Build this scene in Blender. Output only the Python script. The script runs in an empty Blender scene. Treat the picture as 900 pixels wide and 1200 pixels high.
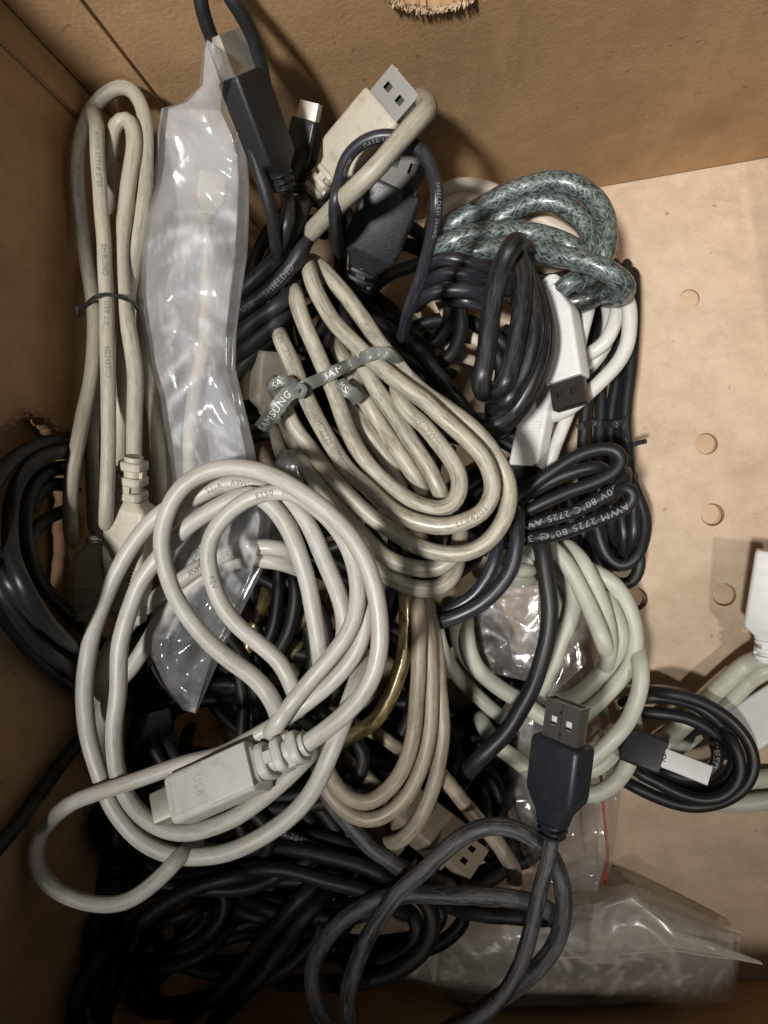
import bpy, bmesh, math, random
import numpy as np
from mathutils import Vector, Matrix

C = bpy.context.scene.collection
SC = bpy.context.scene
random.seed(7)
RNG = np.random.default_rng(11)

# ------------------------------------------------------------------ camera
F = 867.0                      # focal length in photo pixels (900 x 1200 frame)
H = 0.32                       # camera height above the box bottom
NADIR = (600.0, 640.0)         # where plumb lines meet in the picture

def camray(px, py):
    return np.array([(px - 450.0) / F, -(py - 600.0) / F, -1.0])
_n = camray(*NADIR); _n /= np.linalg.norm(_n)
_zw = -_n
_a = camray(277, 294); _b = camray(900, 185)
_xw = _b / _b.dot(_n) - _a / _a.dot(_n); _xw /= np.linalg.norm(_xw)
_yw = np.cross(_zw, _xw)
CAMROT = np.array([_xw, _yw, _zw])         # camera axes -> world axes

def P(px, py, h):
    """world point at height h (metres) seen at a photo pixel"""
    d = CAMROT @ camray(px, py)
    t = (H - h) / -d[2]
    return np.array([0, 0, H]) + d * t

cam_data = bpy.data.cameras.new('camera')
cam_data.sensor_fit = 'VERTICAL'; cam_data.sensor_height = 24.0
cam_data.lens = 24.0 * F / 1200.0
cam_data.clip_start = 0.005; cam_data.clip_end = 50
cam = bpy.data.objects.new('camera', cam_data); C.objects.link(cam)
cam.matrix_world = Matrix(((*CAMROT[0], 0), (*CAMROT[1], 0), (*CAMROT[2], H), (0, 0, 0, 1)))
SC.camera = cam

# ------------------------------------------------------------------ light
W = bpy.data.worlds.new('World'); SC.world = W; W.use_nodes = True
bgn = W.node_tree.nodes['Background']
bgn.inputs[0].default_value = (0.80, 0.88, 1.0, 1); bgn.inputs[1].default_value = 0.04
SC.view_settings.view_transform = 'Standard'; SC.view_settings.look = 'None'
SC.view_settings.exposure = 0.0; SC.view_settings.gamma = 1.0
SC.cycles.use_denoising = True
SC.cycles.max_bounces = 8; SC.cycles.transparent_max_bounces = 16

def area(name, loc, target, sx, sy, power, col):
    l = bpy.data.lights.new(name, 'AREA'); l.shape = 'RECTANGLE'; l.size = sx; l.size_y = sy
    l.energy = power; l.color = col
    o = bpy.data.objects.new(name, l); C.objects.link(o); o.location = loc
    d = Vector(target) - Vector(loc)
    o.rotation_euler = d.to_track_quat('-Z', 'Y').to_euler()
    return o
def spot(loc, target, half, blend, rad, power, col):
    l = bpy.data.lights.new('shaped_overhead_lamp', 'SPOT'); l.spot_size = math.radians(2 * half); l.spot_blend = blend  # overhead lamp, its cone shaped so that the fade imitates shade
    l.shadow_soft_size = rad; l.energy = power; l.color = col
    o = bpy.data.objects.new('shaped_overhead_lamp', l); C.objects.link(o); o.location = loc
    o.rotation_euler = (Vector(target) - Vector(loc)).to_track_quat('-Z', 'Y').to_euler()
spot((-0.22, -0.20, 1.22), (-0.008, 0.148, 0.06), 14.2, 1.0, 0.05, 78, (1.0, 0.975, 0.945))  # cone leaves the lower left dim in place of a leaning person's shade
spot((0.40, -0.26, 1.15), (0.150, -0.070, 0.02), 14.0, 1.0, 0.03, 19, (1.0, 0.94, 0.86))

# ------------------------------------------------------------------ materials
def nt(name):
    m = bpy.data.materials.new(name); m.use_nodes = True
    t = m.node_tree; return m, t, t.nodes, t.links, t.nodes['Principled BSDF']
def N(t, typ, **kw):
    n = t.nodes.new(typ)
    for k, v in kw.items():
        if k.startswith('i_'):
            n.inputs[k[2:].replace('_', ' ')].default_value = v
        else: setattr(n, k, v)
    return n
def ramp(t, fac, stops):
    r = t.nodes.new('ShaderNodeValToRGB')
    e = r.color_ramp.elements
    while len(e) < len(stops): e.new(0.5)
    for k, (p, c) in enumerate(stops):
        e[k].position = p; e[k].color = (*c, 1) if len(c) == 3 else c
    t.links.new(fac, r.inputs[0]); return r
def mixc(t, fac, a, b, mode='MIX'):
    m = t.nodes.new('ShaderNodeMix'); m.data_type = 'RGBA'; m.blend_type = mode
    for s, v in ((m.inputs[0], fac), (m.inputs[6], a), (m.inputs[7], b)):
        if hasattr(v, 'is_linked'): t.links.new(v, s)
        elif isinstance(v, (int, float)): s.default_value = v
        else: s.default_value = (*v, 1)
    return m.outputs[2]
def coords(t, space, scale):
    tc = t.nodes.new('ShaderNodeTexCoord'); mp = t.nodes.new('ShaderNodeMapping')
    t.links.new(tc.outputs[space], mp.inputs[0]); mp.inputs['Scale'].default_value = scale
    return mp.outputs[0]
def noise(t, vec, scale=1.0, detail=4, rough=0.6):
    n = N(t, 'ShaderNodeTexNoise', i_Scale=scale, i_Detail=detail, i_Roughness=rough)
    t.links.new(vec, n.inputs['Vector']); return n.outputs[0]
def bump(t, b, hgt, strength, dist=0.0003):
    n = N(t, 'ShaderNodeBump', i_Strength=strength, i_Distance=dist)
    t.links.new(hgt, n.inputs['Height']); t.links.new(n.outputs[0], b.inputs['Normal'])

def m_cord(name, col, dirt=(0.05, 0.045, 0.035), amt=0.3, rough=0.42, scuff=None, coat=0.0, yellow=None, relief=0.35, spec=0.5):
    m, t, _, L, b = nt(name)
    v1 = coords(t, 'UV', (55, 2.0, 1)); v2 = coords(t, 'UV', (300, 10, 1)); v3 = coords(t, 'UV', (25, 5.0, 1))
    n1 = noise(t, v1, 1.0, 5, 0.65); n2 = noise(t, v2, 1.0, 3, 0.7); n3 = noise(t, v3, 1.0, 6, 0.7)
    c = mixc(t, ramp(t, n1, [(0.3, (0, 0, 0)), (0.75, (1, 1, 1))]).outputs[0], col, tuple(x * 0.80 for x in (yellow or col)))
    d1 = ramp(t, n3, [(0.56 - 0.16 * amt, (0, 0, 0)), (0.70 - 0.12 * amt, (1, 1, 1))]).outputs[0]
    mul = N(t, 'ShaderNodeMath', operation='MULTIPLY'); L.new(d1, mul.inputs[0]); L.new(n2, mul.inputs[1])
    mu2 = N(t, 'ShaderNodeMath', operation='MULTIPLY'); L.new(mul.outputs[0], mu2.inputs[0]); mu2.inputs[1].default_value = min(1.6, 0.4 + 1.3 * amt)
    c = mixc(t, mu2.outputs[0], c, dirt)
    # thin dark scratches that run along the cord
    v4 = coords(t, 'UV', (170, 15, 1)); n4 = noise(t, v4, 1.0, 4, 0.55)
    s4 = ramp(t, n4, [(0.575 - 0.09 * amt, (0, 0, 0)), (0.645, (1, 1, 1))]).outputs[0]
    mu3 = N(t, 'ShaderNodeMath', operation='MULTIPLY'); L.new(s4, mu3.inputs[0]); mu3.inputs[1].default_value = min(.7, 0.75 * amt)
    c = mixc(t, mu3.outputs[0], c, scuff or dirt)
    # handled grime in soft patches
    n5 = noise(t, coords(t, 'UV', (48, 3.2, 1)), 1.0, 5, 0.62); n6 = noise(t, coords(t, 'UV', (420, 22, 1)), 1.0, 2, 0.6)
    g5 = ramp(t, n5, [(0.47, (0,) * 3), (0.63, (1,) * 3)]).outputs[0]; g6 = ramp(t, n6, [(0.38, (.25,) * 3), (0.62, (1,) * 3)]).outputs[0]
    m5 = N(t, 'ShaderNodeMath', operation='MULTIPLY'); L.new(g5, m5.inputs[0]); L.new(g6, m5.inputs[1])
    m6 = N(t, 'ShaderNodeMath', operation='MULTIPLY'); L.new(m5.outputs[0], m6.inputs[0]); m6.inputs[1].default_value = min(.75, 1.15 * amt)
    c = mixc(t, m6.outputs[0], c, tuple(.6 * a + .4 * e for a, e in zip(dirt, tuple(x * .5 for x in col))))
    L.new(c, b.inputs['Base Color'])
    r = ramp(t, n3, [(0.3, (rough - 0.07,) * 3), (0.7, (min(1, rough + 0.22),) * 3)])
    L.new(r.outputs[0], b.inputs['Roughness'])
    b.inputs['Coat Weight'].default_value = coat; b.inputs['Coat Roughness'].default_value = 0.15
    b.inputs['Specular IOR Level'].default_value = spec
    add = N(t, 'ShaderNodeMath', operation='ADD'); L.new(n2, add.inputs[0]); L.new(n3, add.inputs[1])
    bump(t, b, add.outputs[0], relief, 0.00012)
    return m

def m_plain(name, col, rough=0.4, metal=0.0, var=0.12, scale=220, relief=0.15, dirt=None, amt=0.0, coat=0.0, spec=0.5):
    m, t, _, L, b = nt(name)
    v = coords(t, 'Object', (scale,) * 3)
    n = noise(t, v, 1.0, 5, 0.65)
    v2 = coords(t, 'Object', (scale * 8,) * 3); n2 = noise(t, v2, 1.0, 3, 0.6)
    c = mixc(t, ramp(t, n, [(0.3, (0, 0, 0)), (0.7, (1, 1, 1))]).outputs[0], col, tuple(x * (1 - var) for x in col))
    if dirt:
        f = ramp(t, n, [(0.62 - 0.2 * amt, (0, 0, 0)), (0.8, (amt,) * 3)]).outputs[0]
        c = mixc(t, f, c, dirt)
        f2 = ramp(t, n2, [(0.64, (0, 0, 0)), (0.74, (amt * 0.8,) * 3)]).outputs[0]
        c = mixc(t, f2, c, dirt)
    L.new(c, b.inputs['Base Color'])
    r = ramp(t, n2, [(0.3, (max(0.02, rough - 0.08),) * 3), (0.75, (min(1, rough + 0.15),) * 3)])
    if metal > .4: b.inputs['Roughness'].default_value = rough
    else: L.new(r.outputs[0], b.inputs['Roughness'])
    b.inputs['Metallic'].default_value = metal
    b.inputs['Coat Weight'].default_value = coat; b.inputs['Specular IOR Level'].default_value = spec
    if metal <= .4: bump(t, b, n2, relief, 0.0001)
    return m

def m_card(name, light, dark, flute=0.12):
    m, t, _, L, b = nt(name)
    o = coords(t, 'Object', (1, 1, 1))
    big = noise(t, o, 14, 4, 0.6); mid = noise(t, o, 90, 5, 0.7); fine = noise(t, o, 900, 3, 0.7)
    fib = noise(t, coords(t, 'Object', (800, 800, 700)), 1.0, 3, 0.6)
    c = mixc(t, ramp(t, big, [(0.30, (0, 0, 0)), (0.70, (1, 1, 1))]).outputs[0], light, dark)
    c = mixc(t, ramp(t, mid, [(0.40, (0.0,) * 3), (0.78, (0.55,) * 3)]).outputs[0], c, tuple(x * 0.72 for x in dark))
    c = mixc(t, ramp(t, fib, [(0.52, (0,) * 3), (0.75, (0.20,) * 3)]).outputs[0], c, tuple(x * 0.66 for x in dark))
    c = mixc(t, ramp(t, fine, [(0.56, (0,) * 3), (0.72, (0.25,) * 3)]).outputs[0], c, tuple(min(1, x * 1.35) for x in light))
    spot = noise(t, o, 260, 2, 0.5)
    c = mixc(t, ramp(t, spot, [(0.70, (0,) * 3), (0.76, (0.5,) * 3)]).outputs[0], c, (0.16, 0.09, 0.045))
    sm = noise(t, coords(t, 'Object', (9, 22, 13)), 1.0, 6, 0.7)
    c = mixc(t, ramp(t, sm, [(0.48, (0,) * 3), (0.68, (0.55,) * 3)]).outputs[0], c, tuple(x * .62 for x in dark))
    wn = noise(t, coords(t, 'Object', (30, 30, 8)), 1.0, 5, 0.75)
    c = mixc(t, ramp(t, wn, [(0.56, (0,) * 3), (0.70, (0.35,) * 3)]).outputs[0], c, tuple(min(1, x * 1.22) for x in light))
    L.new(c, b.inputs['Base Color'])
    L.new(ramp(t, mid, [(0.3, (0.62,) * 3), (0.7, (0.85,) * 3)]).outputs[0], b.inputs['Roughness'])
    b.inputs['Specular IOR Level'].default_value = 0.3
    add = N(t, 'ShaderNodeMath', operation='ADD'); L.new(fib, add.inputs[0]); L.new(mid, add.inputs[1])
    wv = N(t, 'ShaderNodeTexWave', i_Scale=46.0, i_Distortion=0.6); wv.bands_direction = 'X'; L.new(o, wv.inputs['Vector'])
    wa = N(t, 'ShaderNodeMath', operation='MULTIPLY_ADD'); L.new(wv.outputs['Fac'], wa.inputs[0]); wa.inputs[1].default_value = flute; L.new(add.outputs[0], wa.inputs[2])
    wb = N(t, 'ShaderNodeMath', operation='MULTIPLY_ADD'); L.new(wn, wb.inputs[0]); wb.inputs[1].default_value = 2.2; L.new(wa.outputs[0], wb.inputs[2])
    bump(t, b, wb.outputs[0], 0.32, 0.0005)
    return m

def m_braid(name, dark, light, metal=0.3, rep=24.0, per=0.0030, clear=0.6, lo=0.56, hi=0.92, wv=.25):
    """woven shield under a clear jacket: two crossing helices"""
    m, t, _, L, b = nt(name)
    tc = N(t, 'ShaderNodeTexCoord'); sep = N(t, 'ShaderNodeSeparateXYZ'); L.new(tc.outputs['UV'], sep.inputs[0])
    def lin(ku, kv):
        a = N(t, 'ShaderNodeMath', operation='MULTIPLY'); L.new(sep.outputs[0], a.inputs[0]); a.inputs[1].default_value = ku
        c = N(t, 'ShaderNodeMath', operation='MULTIPLY_ADD'); L.new(sep.outputs[1], c.inputs[0]); c.inputs[1].default_value = kv; L.new(a.outputs[0], c.inputs[2])
        return c.outputs[0]
    k = 2.0 / per
    def flecks(sg):
        cb = N(t, 'ShaderNodeCombineXYZ'); L.new(lin(k, sg * rep), cb.inputs[0]); L.new(lin(k * .28, -sg * rep * .28), cb.inputs[1])
        return noise(t, cb.outputs[0], 1.0, 1.5, 0.5)
    mx = N(t, 'ShaderNodeMath', operation='MAXIMUM'); L.new(flecks(1), mx.inputs[0]); L.new(flecks(-1), mx.inputs[1])
    nz = noise(t, coords(t, 'UV', (90, 3, 1)), 1.0, 4, 0.6)
    ad = N(t, 'ShaderNodeMath', operation='MULTIPLY_ADD'); L.new(nz, ad.inputs[0]); ad.inputs[1].default_value = wv; L.new(mx.outputs[0], ad.inputs[2])
    f = ramp(t, ad.outputs[0], [(lo, (0, 0, 0)), (hi, (1, 1, 1))])
    c = mixc(t, f.outputs[0], dark, light)
    L.new(c, b.inputs['Base Color']); b.inputs['Metallic'].default_value = metal
    b.inputs['Roughness'].default_value = 0.42
    b.inputs['Coat Weight'].default_value = clear; b.inputs['Coat Roughness'].default_value = 0.12
    bump(t, b, f.outputs[0], 0.4, 0.0002)
    return m

def m_film(name, opac, col=(0.86, 0.88, 0.92), rough=0.16, milky=0.2):
    m, t, _, L, b = nt(name)
    o = coords(t, 'Object', (1, 1, 1))
    n = noise(t, o, 60, 5, 0.65); n2 = noise(t, o, 420, 3, 0.6)
    b.inputs['Base Color'].default_value = (*col, 1); b.inputs['Roughness'].default_value = rough
    b.inputs['Specular IOR Level'].default_value = 0.6
    tr = N(t, 'ShaderNodeBsdfTransparent'); tr.inputs[0].default_value = (0.97, 0.97, 0.97, 1)
    tl = N(t, 'ShaderNodeBsdfTranslucent'); tl.inputs[0].default_value = (*col, 1)
    mx0 = N(t, 'ShaderNodeMixShader'); mx0.inputs[0].default_value = 0.35
    L.new(b.outputs[0], mx0.inputs[1]); L.new(tl.outputs[0], mx0.inputs[2])
    f = ramp(t, n, [(0.3, (max(0, opac - milky),) * 3), (0.72, (min(1, opac + milky),) * 3)])
    at = N(t, 'ShaderNodeAttribute', attribute_name='fold')      # crease glints put into the film as whiter, denser lines
    fa = N(t, 'ShaderNodeMath', operation='MULTIPLY_ADD', use_clamp=True); L.new(at.outputs['Fac'], fa.inputs[0]); fa.inputs[1].default_value = 0.55; L.new(f.outputs[0], fa.inputs[2])
    mx = N(t, 'ShaderNodeMixShader'); L.new(fa.outputs[0], mx.inputs[0])
    L.new(tr.outputs[0], mx.inputs[1]); L.new(mx0.outputs[0], mx.inputs[2])
    gl = N(t, 'ShaderNodeBsdfGlossy'); gl.inputs['Roughness'].default_value = rough
    fr = N(t, 'ShaderNodeLayerWeight'); fr.inputs[0].default_value = 0.5
    pw = N(t, 'ShaderNodeMath', operation='POWER'); L.new(fr.outputs['Facing'], pw.inputs[0]); pw.inputs[1].default_value = 3.5
    fm = N(t, 'ShaderNodeMath', operation='MULTIPLY_ADD'); L.new(pw.outputs[0], fm.inputs[0]); fm.inputs[1].default_value = 0.55; fm.inputs[2].default_value = 0.06
    mx2 = N(t, 'ShaderNodeMixShader'); L.new(fm.outputs[0], mx2.inputs[0]); L.new(mx.outputs[0], mx2.inputs[1]); L.new(gl.outputs[0], mx2.inputs[2])
    bn = N(t, 'ShaderNodeBump', i_Strength=0.25, i_Distance=0.0005); L.new(n, bn.inputs['Height'])
    for s in (b, gl, fr): L.new(bn.outputs[0], s.inputs['Normal'])
    L.new(mx2.outputs[0], t.nodes['Material Output'].inputs[0])
    return m

M = {}
M['card'] = m_card('cardboard', (0.54, 0.35, 0.185), (0.44, 0.27, 0.135))
M['cardfloor'] = m_card('cardboard_bottom', (0.57, 0.445, 0.325), (0.50, 0.375, 0.26))
M['disc'] = m_card('punched_board', (0.56, 0.415, 0.28), (0.49, 0.345, 0.22))
M['fibre'] = m_plain('torn_paper_fibre', (0.56, 0.41, 0.26), 0.9, relief=0.3)
M['grey'] = m_cord('pale_grey_cord', (0.47, 0.46, 0.425), (0.14, 0.115, 0.085), 0.32, 0.40, yellow=(0.48, 0.44, 0.37))
M['cream'] = m_cord('dirty_cream_cord', (0.455, 0.43, 0.35), (0.045, 0.04, 0.03), 0.55, 0.36, yellow=(0.43, 0.37, 0.265))
M['beige'] = m_cord('beige_cord', (0.40, 0.365, 0.285), (0.07, 0.06, 0.045), 0.34, 0.45)
M['beigedirt'] = m_cord('grimy_beige_cord', (0.37, 0.325, 0.255), (0.035, 0.03, 0.022), 0.42, 0.42, yellow=(0.40, 0.30, 0.2))
M['pale'] = m_cord('pale_green_grey_cord', (0.52, 0.525, 0.435), (0.15, 0.13, 0.09), 0.18, 0.42)
M['white'] = m_cord('white_cord', (0.64, 0.63, 0.585), (0.2, 0.17, 0.13), 0.22, 0.4)
M['ivory'] = m_cord('ivory_cord', (0.60, 0.53, 0.43), (0.2, 0.15, 0.1), 0.15, 0.45)
M['black'] = m_cord('black_cord', (0.011, 0.011, 0.013), (0.03, 0.03, 0.03), 0.25, 0.36, scuff=(0.06, 0.06, 0.06), spec=.4)
M['dull'] = m_cord('dull_black_cord', (0.006, 0.006, 0.0065), (0.03, 0.028, 0.026), 0.4, 0.45, scuff=(0.05, 0.05, 0.05), spec=0.3, relief=.6)
M['blue'] = m_cord('blue_black_cord', (0.020, 0.021, 0.027), (0.06, 0.06, 0.07), 0.3, 0.30, scuff=(0.14, 0.14, 0.16))
M['dusty'] = m_cord('dusty_black_cord', (0.020, 0.020, 0.023), (0.17, 0.165, 0.165), 0.60, 0.48, scuff=(0.19, 0.185, 0.18), relief=0.9)
M['shiny'] = m_cord('glossy_worn_black_cord', (0.010, 0.010, 0.012), (0.09, 0.09, 0.09), 0.4, 0.30, scuff=(0.07, 0.07, 0.07), coat=0.0, relief=0.5)
M['char'] = m_cord('charcoal_cord', (0.015, 0.015, 0.017), (0.05, 0.048, 0.045), 0.3, 0.42, scuff=(.06,.06,.06), spec=.4)
M['braid'] = m_braid('green_grey_braid', (0.024, 0.034, 0.033), (0.31, 0.365, 0.355))
M['braiddark'] = m_braid('dark_braid', (0.012, 0.013, 0.013), (0.06, 0.065, 0.06))
M['gold'] = m_braid('gold_braid', (0.14, 0.10, 0.035), (0.55, 0.43, 0.22), metal=0.6, per=0.009, rep=6.0, clear=0.9, lo=.5, hi=0.95, wv=.25)
M['p_grey'] = m_plain('grey_plug_plastic', (0.50, 0.49, 0.46), 0.42, dirt=(0.22, 0.18, 0.13), amt=0.35)
M['p_beige'] = m_plain('beige_plug_plastic', (0.42, 0.38, 0.30), 0.45, dirt=(0.12, 0.1, 0.07), amt=0.4)
M['p_white'] = m_plain('white_plug_plastic', (0.70, 0.70, 0.68), 0.35, dirt=(0.45, 0.4, 0.34), amt=0.12)
M['p_black'] = m_plain('black_plug_plastic', (0.011, 0.011, 0.013), 0.38, dirt=(0.09, 0.09, 0.09), amt=0.3)
M['p_dusty'] = m_plain('dusty_black_plug_plastic', (0.019, 0.022, 0.028), 0.40, dirt=(0.07, 0.075, 0.08), amt=0.4)
M['p_navy'] = m_plain('charcoal_plug_plastic', (0.011, 0.011, 0.013), 0.5)
M['p_dirt'] = m_plain('grimy_plug_plastic', (0.26, 0.21, 0.15), 0.5, dirt=(0.06, 0.05, 0.03), amt=0.4)
M['steel'] = m_plain('plug_steel', (0.56, 0.55, 0.53), 0.25, metal=0.92, relief=.01, var=.06, scale=300)
M['gun'] = m_plain('dark_plug_steel', (0.09, 0.085, 0.08), 0.38, metal=0.8, dirt=(0.05, 0.05, 0.05), amt=0.3)
M['worn'] = m_plain('stained_plug_steel', (0.58, 0.56, 0.48), 0.42, metal=0.7, dirt=(0.4, 0.35, 0.2), amt=0.15, relief=.02)
M['tongue'] = m_plain('white_plug_tongue', (0.75, 0.75, 0.73), 0.4)
M['dark'] = m_plain('dark_plug_inside', (0.012, 0.012, 0.012), 0.5)
M['ink'] = m_plain('dark_print_ink', (0.14, 0.13, 0.11), 0.6, dirt=(.34,.31,.25), amt=.9, scale=900)
M['inkw'] = m_plain('pale_print_ink', (0.26, 0.26, 0.28), 0.5, dirt=(.06,.06,.06), amt=.9, scale=900)
M['inkd'] = m_plain('faded_print_ink', (0.16, 0.16, 0.165), 0.6)
M['ribbon'] = m_plain('grey_tie_ribbon', (0.17, 0.18, 0.165), 0.38, dirt=(0.08, 0.08, 0.06), amt=0.4)
M['inkr'] = m_plain('white_ribbon_print', (0.72, 0.73, 0.70), 0.45)
M['tie'] = m_plain('black_tie_wire', (0.02, 0.02, 0.022), 0.4)
M['red'] = m_plain('red_zip_stripe', (0.55, 0.03, 0.03), 0.4)
M['film1'] = m_film('milky_plastic_film', 0.36, (0.93, 0.94, 0.97), .16, milky=0.07)
M['film2'] = m_film('hazy_clear_film', 0.33, (0.92, 0.88, 0.82), 0.26, 0.08)
M['film3'] = m_film('clear_zip_film', 0.17, (0.88, 0.83, 0.80), 0.14, 0.14)
M['film4'] = m_film('grey_clear_film', 0.24, (0.6, 0.6, 0.6), 0.14, 0.12)
M['table'] = m_plain('grey_table_top', (0.2, 0.19, 0.18), 0.6, scale=20)

# ------------------------------------------------------------------ object helpers
def mesh_obj(name, verts, faces, mat, parent=None, origin=None, smooth=True, angle=35, uvs=None):
    me = bpy.data.meshes.new(name)
    v = np.asarray(verts, float)
    if parent is not None: v = v - np.array(parent['_o'])
    me.from_pydata(v.tolist(), [], faces); me.validate(verbose=False)
    if uvs is not None:
        uv = me.uv_layers.new(name='UVMap')
        li = np.empty(len(me.loops), np.int32); me.loops.foreach_get('vertex_index', li)
        uv.data.foreach_set('uv', np.asarray(uvs, np.float32)[li].ravel())
    me.materials.append(mat)
    if smooth:
        me.polygons.foreach_set('use_smooth', [True] * len(me.polygons))
        if angle: me.set_sharp_from_angle(angle=math.radians(angle))
    o = bpy.data.objects.new(name, me); C.objects.link(o)
    if parent is not None:
        p = parent
        o.parent = p; o['_o'] = list(parent['_o'])
    return o

def thing(name, label, cat, base, group=None):
    o = bpy.data.objects.new(name, None); C.objects.link(o)
    o.empty_display_size = 0.01
    o.location = base; o['_o'] = [float(x) for x in base]
    o['label'] = label; o['category'] = cat
    if group: o['group'] = group
    return o

class MB:
    """collects verts and faces"""
    def __init__(s): s.v = []; s.f = []
    def add(s, v, f):
        k = len(s.v); s.v += [tuple(map(float, p)) for p in v]; s.f += [tuple(i + k for i in q) for q in f]
    def box(s, x0, x1, y0, y1, z0, z1):
        v = [(x, y, z) for x in (x0, x1) for y in (y0, y1) for z in (z0, z1)]
        s.add(v, [(0, 1, 3, 2), (4, 6, 7, 5), (0, 4, 5, 1), (2, 3, 7, 6), (0, 2, 6, 4), (1, 5, 7, 3)])
    def loft(s, st, caps=True, seg=4):
        """st: (x, width, thickness, corner radius[, zoff, yoff]) rounded boxes along x"""
        rings = []
        for q in st:
            x, w, t, r = q[:4]; zo = q[4] if len(q) > 4 else 0.0; yo = q[5] if len(q) > 5 else 0.0
            r = min(r, w / 2 - 1e-6, t / 2 - 1e-6); ring = []
            for cx, cy, a0 in ((1, 1, 0), (-1, 1, 90), (-1, -1, 180), (1, -1, 270)):
                for k in range(seg + 1):
                    a = math.radians(a0 + 90 * k / seg)
                    ring.append((x, yo + cx * (w / 2 - r) + r * math.cos(a), zo + cy * (t / 2 - r) + r * math.sin(a)))
            rings.append(ring)
        n = len(rings[0]); v = [p for r in rings for p in r]; f = []
        for i in range(len(rings) - 1):
            for k in range(n):
                f.append((i * n + k, i * n + (k + 1) % n, (i + 1) * n + (k + 1) % n, (i + 1) * n + k))
        if caps:
            f.append(tuple(range(n))[::-1]); f.append(tuple((len(rings) - 1) * n + k for k in range(n)))
        s.add(v, f)
    def obj(s, name, mat, parent, mtx=None, **kw):
        v = np.array(s.v)
        if mtx is not None: v = v @ mtx[0].T + mtx[1]
        return mesh_obj(name, v, s.f, mat, parent, **kw)

def frame(p0, p1, roll=0.0):
    """x axis p0->p1, z axis towards the open top of the box, rolled about x; origin p1"""
    x = (p1 - p0) / np.linalg.norm(p1 - p0)
    up = np.array([0, 0, H]) - p1; up /= np.linalg.norm(up)
    z = up - x * up.dot(x); z /= np.linalg.norm(z); y = np.cross(z, x)
    a = math.radians(roll)
    y, z = y * math.cos(a) + z * math.sin(a), -y * math.sin(a) + z * math.cos(a)
    return np.array([x, y, z]).T, p1
# ------------------------------------------------------------------ cords
DS = 0.0020
_fl = P(277, 294, 0); _fr = P(870, 1148, 0)
XL, YB, YF, XR = _fl[0], _fl[1], _fr[1], P(985, 700, 0)[0]
_bf = P(248, 1126, 0); SL = (_bf[0] - XL) / (_bf[1] - YB)     # the old box is racked: its left wall runs slightly askew
def xl(y): return XL + SL * (y - YB)
STR = []          # every strand of every cord

def parse(s):
    out = []
    for tok in s.split():
        q = [float(k) for k in tok.split(',')]
        out.append((q[0], q[1], q[2] if len(q) > 2 else 0.0))
    return out

def catmull(p, n=14):
    p = np.asarray(p, float)
    if len(p) < 3: 
        return p[0] + (p[-1] - p[0]) * np.linspace(0, 1, n)[:, None]
    e = np.vstack([2 * p[0] - p[1], p, 2 * p[-1] - p[-2]])
    out = []
    for i in range(1, len(e) - 2):
        p0, p1, p2, p3 = e[i - 1:i + 3]
        t0 = 0; t1 = t0 + max(1e-6, np.linalg.norm((p1 - p0)[:2])) ** .5
        t2 = t1 + max(1e-6, np.linalg.norm((p2 - p1)[:2])) ** .5; t3 = t2 + max(1e-6, np.linalg.norm((p3 - p2)[:2])) ** .5
        t = np.linspace(t1, t2, n, endpoint=False)[:, None]
        A1 = (t1 - t) / (t1 - t0) * p0 + (t - t0) / (t1 - t0) * p1
        A2 = (t2 - t) / (t2 - t1) * p1 + (t - t1) / (t2 - t1) * p2
        A3 = (t3 - t) / (t3 - t2) * p2 + (t - t2) / (t3 - t2) * p3
        B1 = (t2 - t) / (t2 - t0) * A1 + (t - t0) / (t2 - t0) * A2
        B2 = (t3 - t) / (t3 - t1) * A2 + (t - t1) / (t3 - t1) * A3
        out.append((t2 - t) / (t2 - t1) * B1 + (t - t1) / (t2 - t1) * B2)
    out.append(p[-1][None])
    return np.vstack(out)

def strand(cable, w, h, s, pin='', fixed=False, r=None):
    """w: apparent width in photo pixels, h: height above the bottom in cm, s: photo points with optional dh"""
    pts = np.array(parse(s) if isinstance(s, str) else s, float)
    if not fixed:
        # loose ends dive under what lies around them
        if 'a' not in pin and len(pts) > 2: pts[0, 2] -= .9; pts[1, 2] -= .12
        if 'b' not in pin and len(pts) > 2: pts[-1, 2] -= .9; pts[-2, 2] -= .12
    pts[:, 2] = (pts[:, 2] + h) / 100.0
    c = catmull(pts)
    w3 = np.array([P(*q) for q in c])
    d = np.concatenate([[0], np.cumsum(np.linalg.norm(np.diff(w3, axis=0), axis=1))])
    n = max(4, int(d[-1] / DS) + 1)
    u = np.linspace(0, d[-1], n)
    q = np.stack([np.interp(u, d, c[:, k]) for k in range(3)], 1)
    if not fixed and n > 12:                    # cords are never perfectly even
        for k, amp in ((0, .9), (1, .9)):
            jit = np.interp(u, np.arange(0, d[-1] + .016, .008), RNG.normal(0, amp, len(np.arange(0, d[-1] + .016, .008))))
            env = np.clip(np.minimum(np.arange(n), n - 1 - np.arange(n)) / 6.0, 0, 1)
            q[:, k] += np.convolve(np.pad(jit, 2, 'edge'), np.ones(5) / 5, 'valid') * env
    if r is None: r = 0.5 * w * float(np.mean(H - q[:, 2])) / F
    STR.append(dict(cable=cable, q=q, r=r, pin=pin, fixed=fixed))
    return len(STR) - 1

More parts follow.
